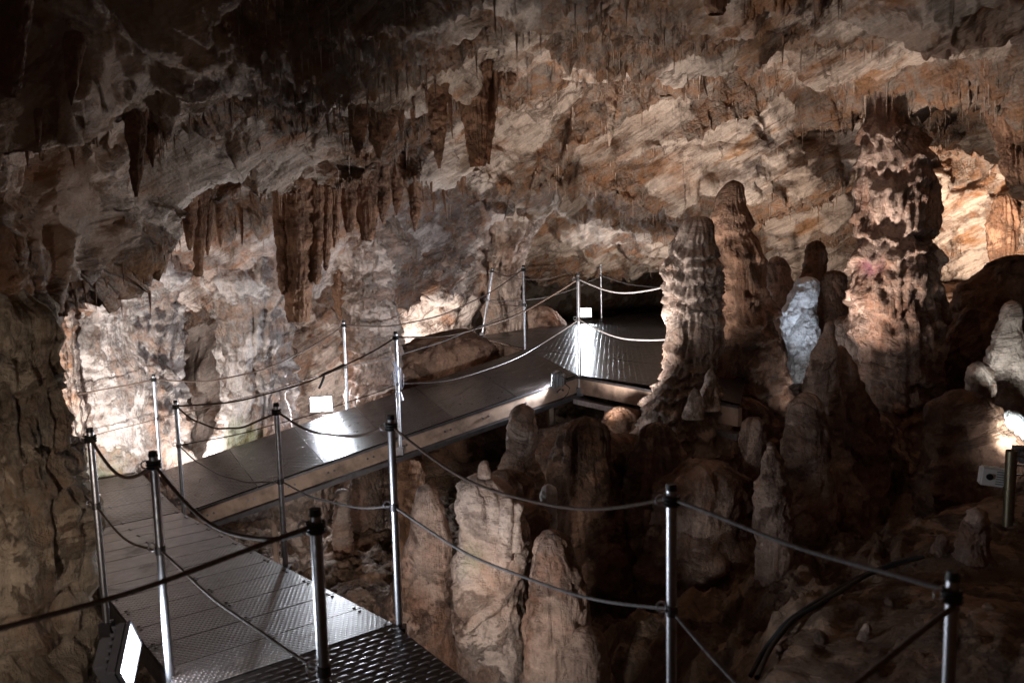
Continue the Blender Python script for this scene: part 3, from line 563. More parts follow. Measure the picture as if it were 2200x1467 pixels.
stal('cylinder shaped pale stalactite directly above the huge column', [(195, 1876, 14), (230, 1875, 12), (262, 1872, 10), (266, 1872, 7)], 6.9, M_FRINGE, seed=142)
stal('slim pale stalactite left of the cylinder shaped one over the huge column', [(195, 1856, 5), (230, 1856, 4), (246, 1856, 2)], 6.9, M_FRINGE, seed=143)
stal('white forked stalactite right of the cylinder shaped one over the huge column', [(190, 1915, 15), (220, 1912, 9), (245, 1910, 2)], 6.8, M_WHITE, seed=144)
stal('stubby cut off stalactite at the top edge of the photo, right of centre', [(-30, 1535, 22), (10, 1537, 20), (28, 1538, 17), (31, 1538, 12)], 4.9, seed=145)
stal('large dim blunt stalactite in the upper left corner', [(-30, 26, 40), (60, 24, 30), (150, 20, 22), (200, 20, 18), (206, 20, 12)], 3.6, seed=146)
stal('dim hooked stalactite hanging right of the upper left corner one', [(95, 158, 22), (150, 156, 13), (200, 154, 6), (226, 153, 1)], 4.0, seed=147)
stal('dim long stalactite with a slim tip in the dark left ceiling', [(260, 294, 22), (320, 294, 14), (380, 294, 10), (422, 292, 2)], 5.1, seed=148)
stal('dim shorter stalactite fused right of the long one in the dark left ceiling', [(265, 322, 15), (320, 324, 9), (360, 328, 1)], 5.15, seed=149)
stal('dim needle stalactite alone before an ochre patch at far left', [(235, 82, 8), (290, 82, 5), (320, 82, 1)], 4.5, seed=150)
stal('dark wide stalactite reaching down at the left beside the thick column', [(600, 92, 30), (650, 92, 22), (705, 86, 5)], 5.9, seed=151, squash=.6)
stal('dark stalactite with ragged end right of the wide one beside the thick column', [(590, 132, 24), (640, 132, 18), (678, 134, 8)], 6.0, seed=152, squash=.6)
stal('orange stalactite against white rock at the left, longer of two', [(560, 290, 9), (590, 289, 7), (610, 289, 1)], 7.1, seed=153)
stal('orange stalactite against white rock at the left, shorter of two', [(560, 270, 7), (590, 268, 5), (606, 267, 1)], 7.1, seed=154)
stal('huge dark brown drapery hanging at the right edge over the lit cavity', [(205, 2190, 46), (300, 2192, 36), (370, 2196, 30), (398, 2196, 12)], 7.0, seed=155, flute=.1)
stal('salmon drapery bundle hanging above the white cable, behind the ramp', [(590, 745, 26), (640, 742, 20), (690, 740, 6)], 9.7, seed=156, flute=.15)
stal('orange brown drapery hanging at the right edge below the lit cavity', [(480, 2160, 30), (540, 2158, 26), (600, 2155, 8)], 8.8, seed=157, flute=.2)

def fringe(label, group, rowk, u0, u1, n, lo, hi, mat, dr=0):
    """hang countable little stalactites from a built ceiling lip: one mesh shape per few, copied as objects"""
    protos = []
    for k in range(6):
        nn, mm = 9, 12; z = -np.linspace(0, 1, mm); th = np.linspace(0, 2*np.pi, nn, endpoint=False)
        r = (1+z)**(.55+.12*k)*.13+.004; bx = .06*np.sin(z*3+k); 
        R = r[:, None]*(1+.25*pn(np.c_[np.repeat(z*5, nn), np.tile(np.cos(th), mm), np.tile(np.sin(th), mm)+k], k).reshape(mm, nn))
        V = np.stack([R*np.cos(th)+bx[:, None], R*np.sin(th), np.broadcast_to(z[:, None]+.06, (mm, nn))], -1).reshape(-1, 3)
        protos.append((V, grid_faces(mm, nn, True)))
    ms = []
    r_ = random.Random(int(u0)*7+n)
    for k in range(n):
        if k < 6:
            o = quickmesh('stalactite', protos[k][0], protos[k][1][:, ::-1], mat); ms.append(o)
        else:
            o = ms[k % 6].copy(); C.objects.link(o)
        u = r_.uniform(u0, u1); c = int(np.argmin(np.abs(US-u))); r = CS[rowk]+dr+r_.randrange(-1, 4)
        p = CP[r, c]; L = lo+(hi-lo)*r_.random()**2.2
        o.location = tuple(map(float, p+np.array([0, 0, .012]))); w = L*r_.uniform(.6, 1.2)*(.55 if L > .18 else .8)
        o.scale = (w, w, L); o.rotation_euler = (r_.uniform(-.05, .05), r_.uniform(-.05, .05), r_.uniform(0, 6))
        tag(o, label, 'stalactite', group)
fringe('little spike stalactite in the fringe under the nearest pale ceiling ledge at upper right', 'small stalactites under the upper right ledge', 4, 1060, 1900, 70, .05, .22, M_FRINGE)
fringe('little spike stalactite in the fringe over the dark arch at the right edge', 'small stalactites over the dark arch', 4, 1930, 2200, 20, .03, .10, M_FRINGE)
fringe('little spike stalactite in the fringe of the upper central ledge', 'small stalactites under the upper central ledge', 4, 560, 1050, 38, .05, .16, M_FRINGE)
fringe('slim rust brown stalactite hanging from the upper central recess', 'slim stalactites of the upper central recess', 4, 640, 1090, 16, .14, .42, M_STAL, 2)
fringe('slim rust brown stalactite in the row along the second lip, between the big ones', 'slim stalactites along the second lip', 7, 380, 1000, 26, .16, .50, M_STAL, 1)
fringe('little rust spike stalactite along the second ceiling lip above the ramp', 'small stalactites along the second lip', 7, 560, 1000, 44, .06, .30, M_STAL)
fringe('little spike stalactite along the dark left ceiling lip', 'small stalactites along the left lip', 7, 130, 520, 26, .06, .26, M_STAL)
fringe('little pale spike stalactite under the lowest ceiling edge over the black opening', 'small stalactites over the black opening', 10, 1080, 1460, 36, .04, .14, M_FRINGE)
fringe('little pale spike stalactite under the ledge above the flowstone columns', 'small stalactites above the flowstone', 9, 150, 700, 40, .04, .14, M_FRINGE)
fringe('little spike stalactite in the dim left ceiling folds', 'small stalactites of the dim left ceiling', 4, 40, 540, 24, .05, .16, M_STAL)

# ------------------------------------------------------------------ walkway
Np = np.array([-.62, 3.77, -1.84]); Cp = np.array([-3.14, 7.23, -2.38]); dv = Cp-Np; hd = np.array([dv[0], dv[1], 0]); LEN1 = np.linalg.norm(hd); hd /= LEN1; wd = np.array([hd[1], -hd[0], 0]); SL1 = dv[2]/LEN1
def frame(org, xdir, ydir):
    x = Vector(xdir).normalized(); y = Vector(ydir).normalized(); z = x.cross(y).normalized(); y = z.cross(x)
    return Matrix(((x.x, y.x, z.x, org[0]), (x.y, y.y, z.y, org[1]), (x.z, y.z, z.z, org[2]), (0, 0, 0, 1)))
def root(name, M, label, cat, group=None):
    o = bpy.data.objects.new(name, None); C.objects.link(o); o.matrix_world = M; return tag(o, label, cat, group)
def deck(name, label, M, W, L, step, mat, cell_mat=None, rails=(), first=0, gap=.005, drop=.012):
    r = root(name, M, label, 'walkway', 'metal walkway sections')
    y = 0; k = 0
    while y < L-1e-3:
        y2 = min(L, y+step); m = MB(); m.box((-W+.003, y+gap/2, -drop), (0, y2-gap/2, 0), bev=.002)
        for bx_ in (-W+.035, -W/2, -.035):
            for by_ in (y+.035, y2-.035): m.tube((bx_, by_, -.002), (bx_, by_, .005), .010, .008, n=8)
        m.build('deck_plate', mat, r); y = y2; k += 1
    for (x, z0, z1, w, mt) in rails:
        m = MB(); m.box((x-w/2, 0, z0), (x+w/2, L, z1), bev=.004); m.build('side_beam' if mt is M_CREAM else 'steel_channel', mt, r)
    for t in np.arange(.3, L, .9):
        m = MB(); m.box((-W+.03, t-.02, -.10), (-.03, t+.02, -.015)); m.build('cross_bar', M_DSTEEL, r)
    return r
WD = 1.0
M1 = frame(Np+np.array([0, 0, 0]), wd, np.array([hd[0], hd[1], SL1]))
deck('metal_walkway', 'studded steel ramp sloping down away from the camera at lower left', M1, WD, LEN1/math.cos(math.atan(SL1)), .36, M_STUD, rails=((-.02, -.13, -.014, .04, M_DSTEEL), (-.98, -.13, -.014, .04, M_DSTEEL)))
M0 = frame(Np-hd*3.6+np.array([0, 0, 0]), wd, hd)
deck('metal_walkway', 'dark embossed steel deck at the bottom edge of the photo', M0, 1.0, 3.596, .9, M_TREADB, rails=((-.02, -.13, -.014, .04, M_DSTEEL),))
MLn = frame(Cp+hd*.01, wd, hd)
deck('metal_walkway', 'level steel landing where the two ramps meet, beside the thick left column', MLn, WD, 1.75, .58, M_TREAD, rails=((-.03, -.13, -.014, .04, M_DSTEEL), (-.98, -.13, -.014, .04, M_DSTEEL)))
# second ramp, rising to the platform
ZP = -1.27
A2 = np.array([-3.06, 7.24, -2.37]); B2 = atz(1240, 805, ZP); D2 = np.array([-3.93, 8.62, -2.37]); E2 = atz(1130, 750, ZP)
def quad_deck(name, label, a, b, e, d, n, mat, group='metal walkway sections'):
    """plates between a-b (near edge) and d-e (far edge)"""
    a, b, e, d = map(np.array, (a, b, e, d)); xd = (b-a)/np.linalg.norm(b-a); yd = (d-a); M = frame(a, xd, yd); Mi = M.inverted()
    r = root(name, M, label, 'walkway', group)
    for k in range(n):
        t0, t1 = k/n+.0008, (k+1)/n-.0008
        tp = [a+(b-a)*t0, a+(b-a)*t1, d+(e-d)*t1, d+(e-d)*t0]; lo = [np.array(p)-np.array([0, 0, .012]) for p in tp]
        V = [Mi @ Vector(p) for p in tp+lo]
        mesh('deck_plate', V, [(0, 1, 2, 3), (7, 6, 5, 4), (0, 4, 5, 1), (1, 5, 6, 2), (2, 6, 7, 3), (3, 7, 4, 0)], mat, r, False)
    return r, Mi
def lbar(r, Mi, name, p, q, w, h, mat):
    m = MB(); m.bar(Mi @ Vector(p), Mi @ Vector(q), w, h); return m.build(name, mat, r)
r2, Mi = quad_deck('metal_walkway', 'long embossed steel ramp rising to the right in the middle of the cave', A2, B2, E2, D2, 6, M_TREAD)
dz = lambda p, z, off=(0, 0): np.array(p)+np.array([off[0], off[1], z])
lbar(r2, Mi, 'side_beam', dz(A2, -.095), dz(B2, -.095), .05, .15, M_CREAM)
for t in np.linspace(.05, .95, 10):
    p = A2+(B2-A2)*t; m = MB(); nn_ = Vector((0.29, -.957, 0)); 
    for dx_ in (-.03, .03):
        c_ = Vector(p)+Vector(((B2-A2)/np.linalg.norm(B2-A2)*dx_))+Vector((0, 0, -.095)); m.tube(Mi @ (c_+nn_*.02), Mi @ (c_+nn_*.034), .011, n=8)
    m.build('bolt_pair', M_DSTEEL, r2)
lbar(r2, Mi, 'steel_channel', dz(A2, -.20, (.02, -.02)), dz(B2, -.20, (.02, -.02)), .07, .045, M_DSTEEL)
lbar(r2, Mi, 'edge_trim', dz(A2, -.012, (.02, -.035)), dz(B2, -.012, (.02, -.035)), .012, .022, M_DSTEEL)
lbar(r2, Mi, 'side_beam', dz(D2, -.095), dz(E2, -.095), .05, .15, M_CREAM)
for t in (.12, .3, .48, .66, .84):
    p = A2+(B2-A2)*t; q = D2+(E2-D2)*t; lbar(r2, Mi, 'cross_bar', dz(p, -.10), dz(q, -.10), .04, .12, M_DSTEEL)
# platform at the far end
PF = [atz(1025, 722, ZP), E2, B2, atz(1440, 834, ZP), atz(1590, 868, ZP), np.array([4.2, 13.5, ZP]), atz(1440, 667, ZP), atz(1291, 683, ZP), ]
def platform():
    o = PF[2]; d = (PF[3]-PF[2]); M = frame(o, d, np.array([.76, .65, 0])); Mi = M.inverted()
    r = root('metal_platform', M, 'dark glossy embossed steel platform at the top of the ramp, lit by the far floodlight', 'platform')
    P = [np.array(Mi @ Vector(p)) for p in PF]; xy = np.array(P)[:, :2]
    # split in plates along local x
    import itertools
    def clip(poly, ax, val, keep_less):
        out = []
        for i in range(len(poly)):
            p, q = poly[i], poly[(i+1) % len(poly)]; a = (p[ax] <= val) == keep_less; b = (q[ax] <= val) == keep_less
            if a: out.append(p)
            if a != b:
                t = (val-p[ax])/(q[ax]-p[ax]); out.append(p+(q-p)*t)
        return out
    y0, y1 = xy[:, 1].min(), xy[:, 1].max(); x0, x1 = xy[:, 0].min(), xy[:, 0].max(); k = y0
    while k < y1:
        pl = clip(list(xy), 1, k+.004, False); pl = clip(pl, 1, min(k+1.25, y1)-.004, True) if len(pl) > 2 else pl
        if len(pl) > 2:
            h = x0
            while h < x1:
                pp = clip(pl, 0, h+.004, False); pp = clip(pp, 0, h+2.5-.004, True) if len(pp) > 2 else pp
                if len(pp) > 2:
                    n = len(pp); V = [(p[0], p[1], 0) for p in pp]+[(p[0], p[1], -.012) for p in pp]
                    mesh('deck_plate', V, [tuple(range(n)), tuple(range(2*n-1, n-1, -1))]+[(i, n+i, n+(i+1) % n, (i+1) % n) for i in range(n)], M_TREAD, r, False)
                h += 2.5
        k += 1.25
    lbar(r, Mi, 'side_beam', dz(PF[2], -.105), dz(PF[4], -.105), .05, .15, M_CREAM)
    lbar(r, Mi, 'side_beam', dz(PF[0], -.105), dz(PF[1], -.105), .05, .15, M_CREAM)
    lbar(r, Mi, 'edge_trim', dz(PF[2], -.018, (-.02, -.03)), dz(PF[4], -.018, (-.02, -.03)), .012, .022, M_DSTEEL)
    lbar(r, Mi, 'steel_channel', dz(PF[2], -.25, (-.02, -.06)), dz(PF[4], -.25, (-.02, -.06)), .08, .05, M_STEEL)
    lbar(r, Mi, 'steel_channel', dz(PF[0], -.26, (0, -.04)), dz(PF[1], -.26, (0, -.04)), .08, .05, M_DSTEEL)
    lbar(r, Mi, 'side_beam', dz(PF[1], -.105), dz(PF[2], -.105), .05, .15, M_DSTEEL)
    for t in (.25, .6):
        p = PF[2]+(PF[4]-PF[2])*t; lbar(r, Mi, 'support_leg', dz(p, -.3, (0, .2)), dz(p, -1.6, (0, .2)), .07, .07, M_CREAM)
platform()
# two-leg support frames under the second ramp
def leg_frame(label, t, w=.30, back=0.15):
    p = A2+(B2-A2)*t; xd = (B2-A2); xd = xd/np.linalg.norm(xd); top = p[2]-.19; org = np.array([p[0], p[1]+back, 0]); zb = -3.4
    r = empty('support_frame', (org[0], org[1], zb), label, 'support', 'leg frames under the ramp')
    for s in (-.5, .5):
        q = org+xd*w*s; m = MB(); m.box((q[0]-org[0]-.022, q[1]-org[1]-.022, .02), (q[0]-org[0]+.022, q[1]-org[1]+.022, top-zb+xd[2]*w*s), bev=.004); m.build('leg', M_CREAM, r)
    m = MB(); m.bar((-xd[0]*w*.5, -xd[1]*w*.5, .10), (xd[0]*w*.5, xd[1]*w*.5, .10), .04, .05); m.build('foot_bar', M_CREAM, r)
leg_frame('cream two legged support frame under the ramp beside the brown cone stalagmite', .548, .17)
leg_frame('cream support frame under the upper end of the ramp behind the skull spotted stub', .905, .22, .35)
leg_frame('cream support frame under the lower end of the ramp, near the landing', .20, .3, .5)

# ------------------------------------------------------------------ railing posts
POST = {}
def post(key, label, base, top_px, midpx=None, r=.018, h=None, lean=(0, 0)):
    """base = world foot; height found from where the head shows"""
    base = np.array(base, float)
    if h is None:
        rr = ray(*top_px); k = np.hypot(base[0], base[1])/np.hypot(rr[0], rr[1]); h = rr[2]*k-base[2]
    e = empty('railing_post', base, label, 'post', 'steel railing posts'); L = np.array([lean[0], lean[1], h])
    mid = .5*L
    if midpx is not None:
        rr = ray(*midpx); k = np.hypot(base[0], base[1])/np.hypot(rr[0], rr[1]); mid = L*((rr[2]*k-base[2])/h)
    m = MB(); m.tube((0, 0, -.10), L*.985, r, n=24); m.build('tube', M_STEEL, e)
    m = MB(); m.tube(L*.985, L*1.006, r*1.12, r*.95, n=20); m.build('cap', M_BLACK, e)
    m = MB(); m.tube(L*.935, L*.965, r*1.3, n=20)
    for k_ in (.938, .950, .962): m.ring(L*k_, r*1.42, r*.34)
    m.build('rope_knot', M_BLACK, e)
    m = MB(); m.tube(mid-(L/h)*.018, mid+(L/h)*.018, r*1.25, n=20); m.build('clamp', M_DSTEEL, e)
    m = MB(); m.ring(L*.955+np.array([-r*2.1, 0, -.004]), r*.95, r*.2, Matrix.Rotation(math.radians(80), 4, 'X')); m.build('ring', M_STEEL, e)
    m = MB(); m.ring(mid+np.array([-r*2.0, 0, .012]), r*.95, r*.2, Matrix.Rotation(math.radians(70), 4, 'X')); m.build('ring', M_STEEL, e)
    m = MB(); m.box((-r*1.8, -r*1.8, -.10), (r*1.8, r*1.8, -.02), bev=.003); m.build('foot_plate', M_DSTEEL, e)
    POST[key] = (base, base+L*.955, base+mid); return e
def on1(s, w): return Np+hd*s+wd*w+np.array([0, 0, SL1*s])
o_ = wd*.03
post('N', 'steel post at the right edge of the near ramp, left of the brown conical stalagmite', Np+o_, (820, 895), (828, 1090))
post('R', 'steel post standing alone on the right of the near railing over the dark rock slope', np.array([.54, 2.68, -1.88]), (1446, 1043), (1442, 1310))
post('Z', 'nearest steel post in the lower right corner', np.array([1.05, 1.84, -1.88]), (2048, 1232), r=.0145)
post('Q', 'nearest blurred steel post at lower centre with a black capped head', np.array([-.63, 2.42, -1.86]), (680, 1096), r=.0185)
post('A', 'steel post on the left edge of the near ramp, second from the thick left column', np.array([-2.29, 4.22, -1.985]), (190, 922), (207, 1086))
post('B', 'steel post on the left edge of the near ramp beside the bottom floodlight', np.array([-1.57, 3.38, -1.91]), (330, 972), (346, 1180))
b95 = atz(97, 900, -1.33); post('L', 'steel post half hidden by the thick left column, on the landing', np.array([b95[0], b95[1], -2.38]), (97, 900), (107, 970))
post('E', 'steel post at the near ramp edge, second behind the one by the conical stalagmite', on1(1.6, .03), (586, 868), (592, 1034))
post('G', 'steel post at the corner of landing and rising ramp', Cp+np.array([.04, -.03, 0]), (382, 861), (385, 957))
post('H', 'steel post at the far corner of the landing in front of the lilac flowstone', np.array([-3.95, 8.66, -2.38]), (317, 806), (322, 900))
def on2(px, py, far=False):
    a, b = (D2, E2) if far else (A2, B2); best = min(np.linspace(0, 1, 400), key=lambda t: (proj(a+(b-a)*t)[0]-px)**2+(proj(a+(b-a)*t)[1]-py)**2); return a+(b-a)*best
post('I', 'steel post on the near side of the rising ramp with the white cable tangle', on2(856, 935)+np.array([.01, -.05, -.06]), (838, 714), (845, 825))
post('J', 'steel post on the far side of the rising ramp right of its floodlight', on2(746, 882, True)+np.array([0, .03, 0]), (731, 690), (740, 788))
post('K', 'steel post where the far side of the rising ramp meets the platform', E2+np.array([-.01, .03, 0]), (1113, 571), (1118, 655))
post('M', 'steel post at the near corner of ramp and platform beside the small floodlight', B2+np.array([.02, -.05, -.10]), (1236, 588), (1241, 686))
p1 = atz(1035, 712, ZP); post('O', 'steel post leaning right at the left end of the far platform', p1, None, h=.97, lean=(.19, .0))
post('P', 'steel post at the back edge of the far platform right of the far floodlight', PF[7]+np.array([0, -.05, 0]), (1294, 535), (1292, 592))
post('T', 'steel post on the near platform edge, behind the slender tiered column', atz(1497, 848, ZP)+np.array([0, -.03, 0]), None, h=1.1)
post('V', 'steel post on the back platform edge, behind the slender tiered column', atz(1500, 672, ZP), None, h=1.15)
post('W', 'distant steel post right of the candle stalagmite', at(1686, 585, 10.3)-np.array([0, 0, .7]), None, h=.82)
post('Y', 'distant dark steel post left of the huge banded column', at(1835, 660, 9.0), None, h=.46)

def rope(label, p, q, sag, r=.0075, mat=M_ROPE, strands=3, straight=None):
    p = np.array(p); q = np.array(q); L = np.linalg.norm(q-p); near = min(np.linalg.norm(p), np.linalg.norm(q))
    n = int(min(420, max(40, L/(.008 if near < 5.5 else .03)))); t = np.linspace(0, 1, n)
    P = p+(q-p)*t[:, None]; P[:, 2] -= 4*sag*t*(1-t)
    P[:, 2] += .004*np.sin(t*L*9); V, Fq = sweep(P, r, 12 if near < 5.5 else 8, strands if near < 5.5 else 0, pitch=.07)
    o = quickmesh('rope', V-p, Fq, mat); o.location = tuple(p); return tag(o, label, 'rope', 'railing ropes')
T = lambda k: POST[k][1]; Md = lambda k: POST[k][2]
RT = .0085
rope('upper rope sagging between the left column post and the second post', T('L'), T('A'), .10, RT)
rope('upper rope sagging deeply between the second and third posts at the left', T('A'), T('B'), .13, RT)
rope('thick upper rope sagging from the ringed left post to the blurred near post', T('B'), T('Q'), .16, RT)
rope('blurred thick rope crossing the lower left from the near post to the left edge', T('Q'), at(-500, 1480, 1.75), .03, .0085)
rope('lower rope from the half hidden landing post to the second left post', Md('L'), Md('A'), .04, .006)
rope('lower rope between the second and the ringed left post', Md('A'), Md('B'), .07, .006)
rope('lower rope running over the studded ramp toward the bottom centre', Md('B'), Md('Q'), .04, .006)
rope('upper rope between the landing corner post and the next near ramp post', T('G'), T('E'), .16, .008, M_ROPE)
rope('upper rope between the near ramp post and the post by the conical stalagmite', T('E'), T('N'), .10, .008, M_ROPE)
rope('long upper rope sagging over the stalagmites to the lone right post', T('N'), T('R'), .17, .007, M_ROPE)
rope('upper rope from the lone right post to the nearest right corner post', T('R'), T('Z'), .015, .007, M_ROPE2)
rope('blurred rope running from the right corner post down to the bottom edge', T('Z')+np.array([0, -.01, -.03]), at(1150, 1950, 1.3), .02, .007, M_ROPE)
rope('knee rope between the landing corner post and the near ramp post', Md('G'), Md('E'), .12, .006, M_ROPE2)
rope('knee rope between the near ramp post and the conical stalagmite post', Md('E'), Md('N'), .06, .006, M_ROPE2)
rope('long knee rope in front of the pale stalagmite to the lone right post', Md('N'), Md('R'), .10, .0065, M_ROPE2)
rope('knee rope leaving the lone right post toward the bottom edge', Md('R'), POST['Z'][0]+np.array([0, 0, .42]), .09, .0068, M_ROPE2)
lf = at(60, 857, 8.6)
rope('upper far side rope from the thick left column to the landing far post', lf, T('H'), .03, .008)
rope('upper far side rope sagging in front of the flowstone to the ramp post', T('H'), T('J'), .24, .008)
rope('upper far side rope rising from the ramp post to the platform post', T('J'), T('K'), .24, .008)
rope('upper near side rope from the landing corner to the cable tangle post', T('G'), T('I'), .16, .008)
rope('upper near side rope from the cable tangle post up to the platform corner', T('I'), T('M'), .17, .008)
rope('lower far side rope from the left column to the landing far post', at(60, 965, 8.4), Md('H'), .02, .005)
rope('lower far side rope before the flowstone between two far ramp posts', Md('H'), Md('J'), .04, .005)
rope('lower far side rope up to the platform far post', Md('J'), Md('K'), .10, .005, M_ROPE2)
rope('lower near side rope from the landing corner to the cable tangle post', Md('G'), Md('I'), .06, .005)
rope('lower near side rope sagging from the cable tangle post to the platform corner', Md('I'), Md('M'), .17, .0065, M_ROPE2)
rope('upper rope from the leaning post to the platform far ramp post', T('O'), T('K'), .08, .007)
rope('lower rope from the leaning post to the platform far ramp post', Md('O'), Md('K'), .04, .006, M_ROPE2)
rope('thin upper rope at the back of the platform before the pale rock', T('O'), T('P'), .28, .006)
rope('lower rope at the back of the platform across the black opening', Md('O'), Md('P'), .16, .008, M_ROPE2)
rope('upper back rope running right behind the tiered column', T('P'), T('V'), .12, .006)
rope('lower back rope curving right behind the tiered column', Md('P'), Md('V'), .15, .008, M_ROPE2)
rope('upper platform edge rope from the corner post to behind the tiered column', T('M'), T('T'), .16, .009, M_ROPE2)
rope('lower platform edge rope from the corner post to behind the tiered column', Md('M'), Md('T'), .14, .008, M_ROPE2)
rope('distant rope sloping between the two far posts at right', T('W'), T('Y'), .06, .007)
rope('distant rope left of the candle stalagmite post', T('W'), at(1560, 575, 10.5), .05, .007)

# ------------------------------------------------------------------ floodlights
LAMPN = 0
def flood(label, loc, aim, watts, w=.22, h=.16, col=(.86, .92, 1.0), mount=None, spread=150, strength=None, group='floodlights', roll=0):
    loc = Vector(loc); d = (Vector(aim)-loc).normalized(); q = (d.to_track_quat('Y', 'Z') @ Matrix.Rotation(math.radians(roll), 3, 'Y').to_quaternion()).to_euler()
    e = empty('floodlight', loc, label, 'floodlight', group, q)
    m = MB(); m.box((-w/2, -.045, -h/2), (w/2, 0, h/2), bev=.01); m.box((-w*.32, -.115, -h*.36), (w*.32, -.045, h*.36), bev=.012)
    hs = m.build('housing', M_HOUSE, e)
    m = MB()
    for k in range(7): x = (-.42+.14*k)*w; m.box((x-.003, -.065, -h*.46), (x+.003, -.0455, h*.46))
    m.build('cooling_fins', M_HOUSE, hs)
    m = MB(); t = .012
    m.box((-w/2, .001, h/2-t), (w/2, .012, h/2)); m.box((-w/2, .001, -h/2), (w/2, .012, -h/2+t)); m.box((-w/2, .001, -h/2+t+.0005), (-w/2+t, .012, h/2-t-.0005)); m.box((w/2-t, .001, -h/2+t+.0005), (w/2, .012, h/2-t-.0005)); m.build('frame', M_HOUSE, hs)
    if roll == 0 and w > .25: m = MB(); m.box((-w/2-.004, .0125, h/2-.004), (w/2+.004, .06, h/2+.006), bev=.003); m.build('hood', M_HOUSE, hs)
    m = MB(); m.box((-w/2+t+.001, .002, -h/2+t+.001), (w/2-t-.001, .007, h/2-t-.001)); g = m.build('glass', M_GLASS, hs)
    m = MB(); m.path([(-w/2-.012, -.03, 0), (-w/2-.012, -.06, -h*.72), (w/2+.012, -.06, -h*.72), (w/2+.012, -.03, 0)], .006, 6); m.build('bracket', M_DSTEEL, e)
    m = MB(); m.path([(0, -.11, -h*.2), (.03, -.16, -h*.5), (.02, -.15, -h*.9), (-.05, -.10, -h*1.3)], .005, 6); m.build('cable', M_BLACK, e)
    l = bpy.data.lights.new('lamp', 'AREA'); l.shape = 'RECTANGLE'; l.size = w*.85; l.size_y = h*.8; l.energy = watts; l.color = col; l.spread = math.radians(spread)
    lo = bpy.data.objects.new('lamp', l); C.objects.link(lo); lo.parent = e; lo.location = (0, .02, 0); lo.rotation_euler = (math.radians(90), 0, 0)
    return e
cool = (.84, .91, 1.0); neut = (1., .93, .86)
PW = 1.0
fl = at(276, 1412, 3.25); flood('big grey floodlight at the bottom left, tilted, shining over the studded ramp', fl, fl+np.array([1., .16, .02]), 18*PW, .24, .2, cool, roll=35)
fl = at(690, 868, 9.75); flood('bright floodlight on the far side of the ramp facing the camera', fl, fl+np.array([.25, -1., .12]), 60*PW, .28, .2, cool)
fl = at(1256, 672, 13.3); flood('bright floodlight at the back edge of the far platform facing the camera', fl, fl+np.array([-.05, -1., .6]), 26*PW, .24, .18, cool, spread=130)
fl = B2+np.array([-.24, -.10, -.02]); flood('small grey floodlight seen from behind at the near platform corner', fl, fl+np.array([-1., .28, .10]), 60*PW, .2, .15, cool)
fl = at(2150, 968, 5.3); flood('small floodlight at the right edge glaring onto the rock hollow behind the pipe', at(2198, 972, 5.5), at(2166, 905, 6.0), 4*PW, .14, .10, (.9, 1, .98), spread=70)
# unseen lamps, some inferred from their light pools, others added to brighten
H = 'hidden floodlights behind rocks'
def hid(label, p, aim, w, col=neut, **k): flood(label, p, aim, w, .2, .15, col, group=H, **k)
hid('floodlight hidden low behind the left column lighting the lilac flowstone', at(60, 1080, 6.9), at(330, 800, 9.6), 72*PW)
hid('floodlight behind the dark boulder lighting the bright recess', at(930, 765, 11.25), at(955, 690, 12.2), 22*PW, (1, .93, .84))
hid('added floodlight hidden below the far ramp edge to brighten the reddish wall recess', at(715, 905, 9.75), at(690, 740, 10.6), 14*PW)  # added lamp, fills the dark recess between ramp and wall
hid('floodlight hidden left of the white glowing stalagmite', at(1733, 878, 7.2), at(1715, 640, 8.0), 1.1*PW, (.72, .84, 1), spread=46)
hid('floodlight behind the huge banded column lighting the cavity', at(1975, 700, 9.6), at(2095, 430, 12.4), 125*PW, (1, .86, .72), spread=78)
hid('added floodlight hidden behind the dim figure like stalagmite to brighten the huge column', at(1738, 885, 6.7), at(1890, 520, 6.9), 20*PW, (1, .88, .78), spread=76)  # unseen lamp added to lift the dim face of the column
hid('added floodlight hidden behind the smooth conical stalagmite to brighten the near ceiling', at(925, 1120, 5.45), at(1400, 0, 6.2), 15*PW, spread=72)  # added fill lamp for the dark near ceiling slab
hid('added unseen floodlight under the near deck to brighten the pale stalagmites', np.array([-.62, 3.1, -2.25]), at(1060, 1200, 4.8), 4.5*PW, spread=80)  # unseen lamp put under the deck as front light for the stalagmites
hid('added unseen floodlight low behind the viewpoint to brighten the thick left column', np.array([-1.7, 1.3, -1.5]), at(20, 1040, 4.6), 3.4*PW, (1, .84, .70), spread=56)  # out-of-view lamp added because the column came out too dark
hid('added floodlight hidden behind the rising ramp to brighten the gap between flowstone columns', at(430, 1016, 9.05), at(400, 780, 10.2), 12*PW)  # added lamp, fills the shadowed gap in the left wall
hid('added floodlight hidden behind the pale edged thick pillar to brighten the ceiling', at(1262, 930, 6.4), at(1420, 300, 8.4), 47*PW, spread=88)  # main ceiling light, an added lamp kept out of sight
hid('added unseen floodlight on the platform behind the tiered column to brighten the low roof', at(1492, 690, 11.3), at(1290, 545, 13.6), 22*PW, spread=120)  # second platform lamp, added for the unlit roof above the opening
hid('added unseen floodlight behind the tiered column to brighten the rear ceiling', at(1620, 800, 8.9), at(1680, 450, 9.9), 45*PW, (1, .88, .76))  # added upward fill light for the rear ceiling, out of sight
hid('added unseen floodlight beneath the near ramp to brighten the cave floor', on1(1.5, -.5)+np.array([0, 0, -.4]), at(820, 1230, 7.4), 9*PW, spread=110)  # unseen lamp added under the deck to light the floor beyond

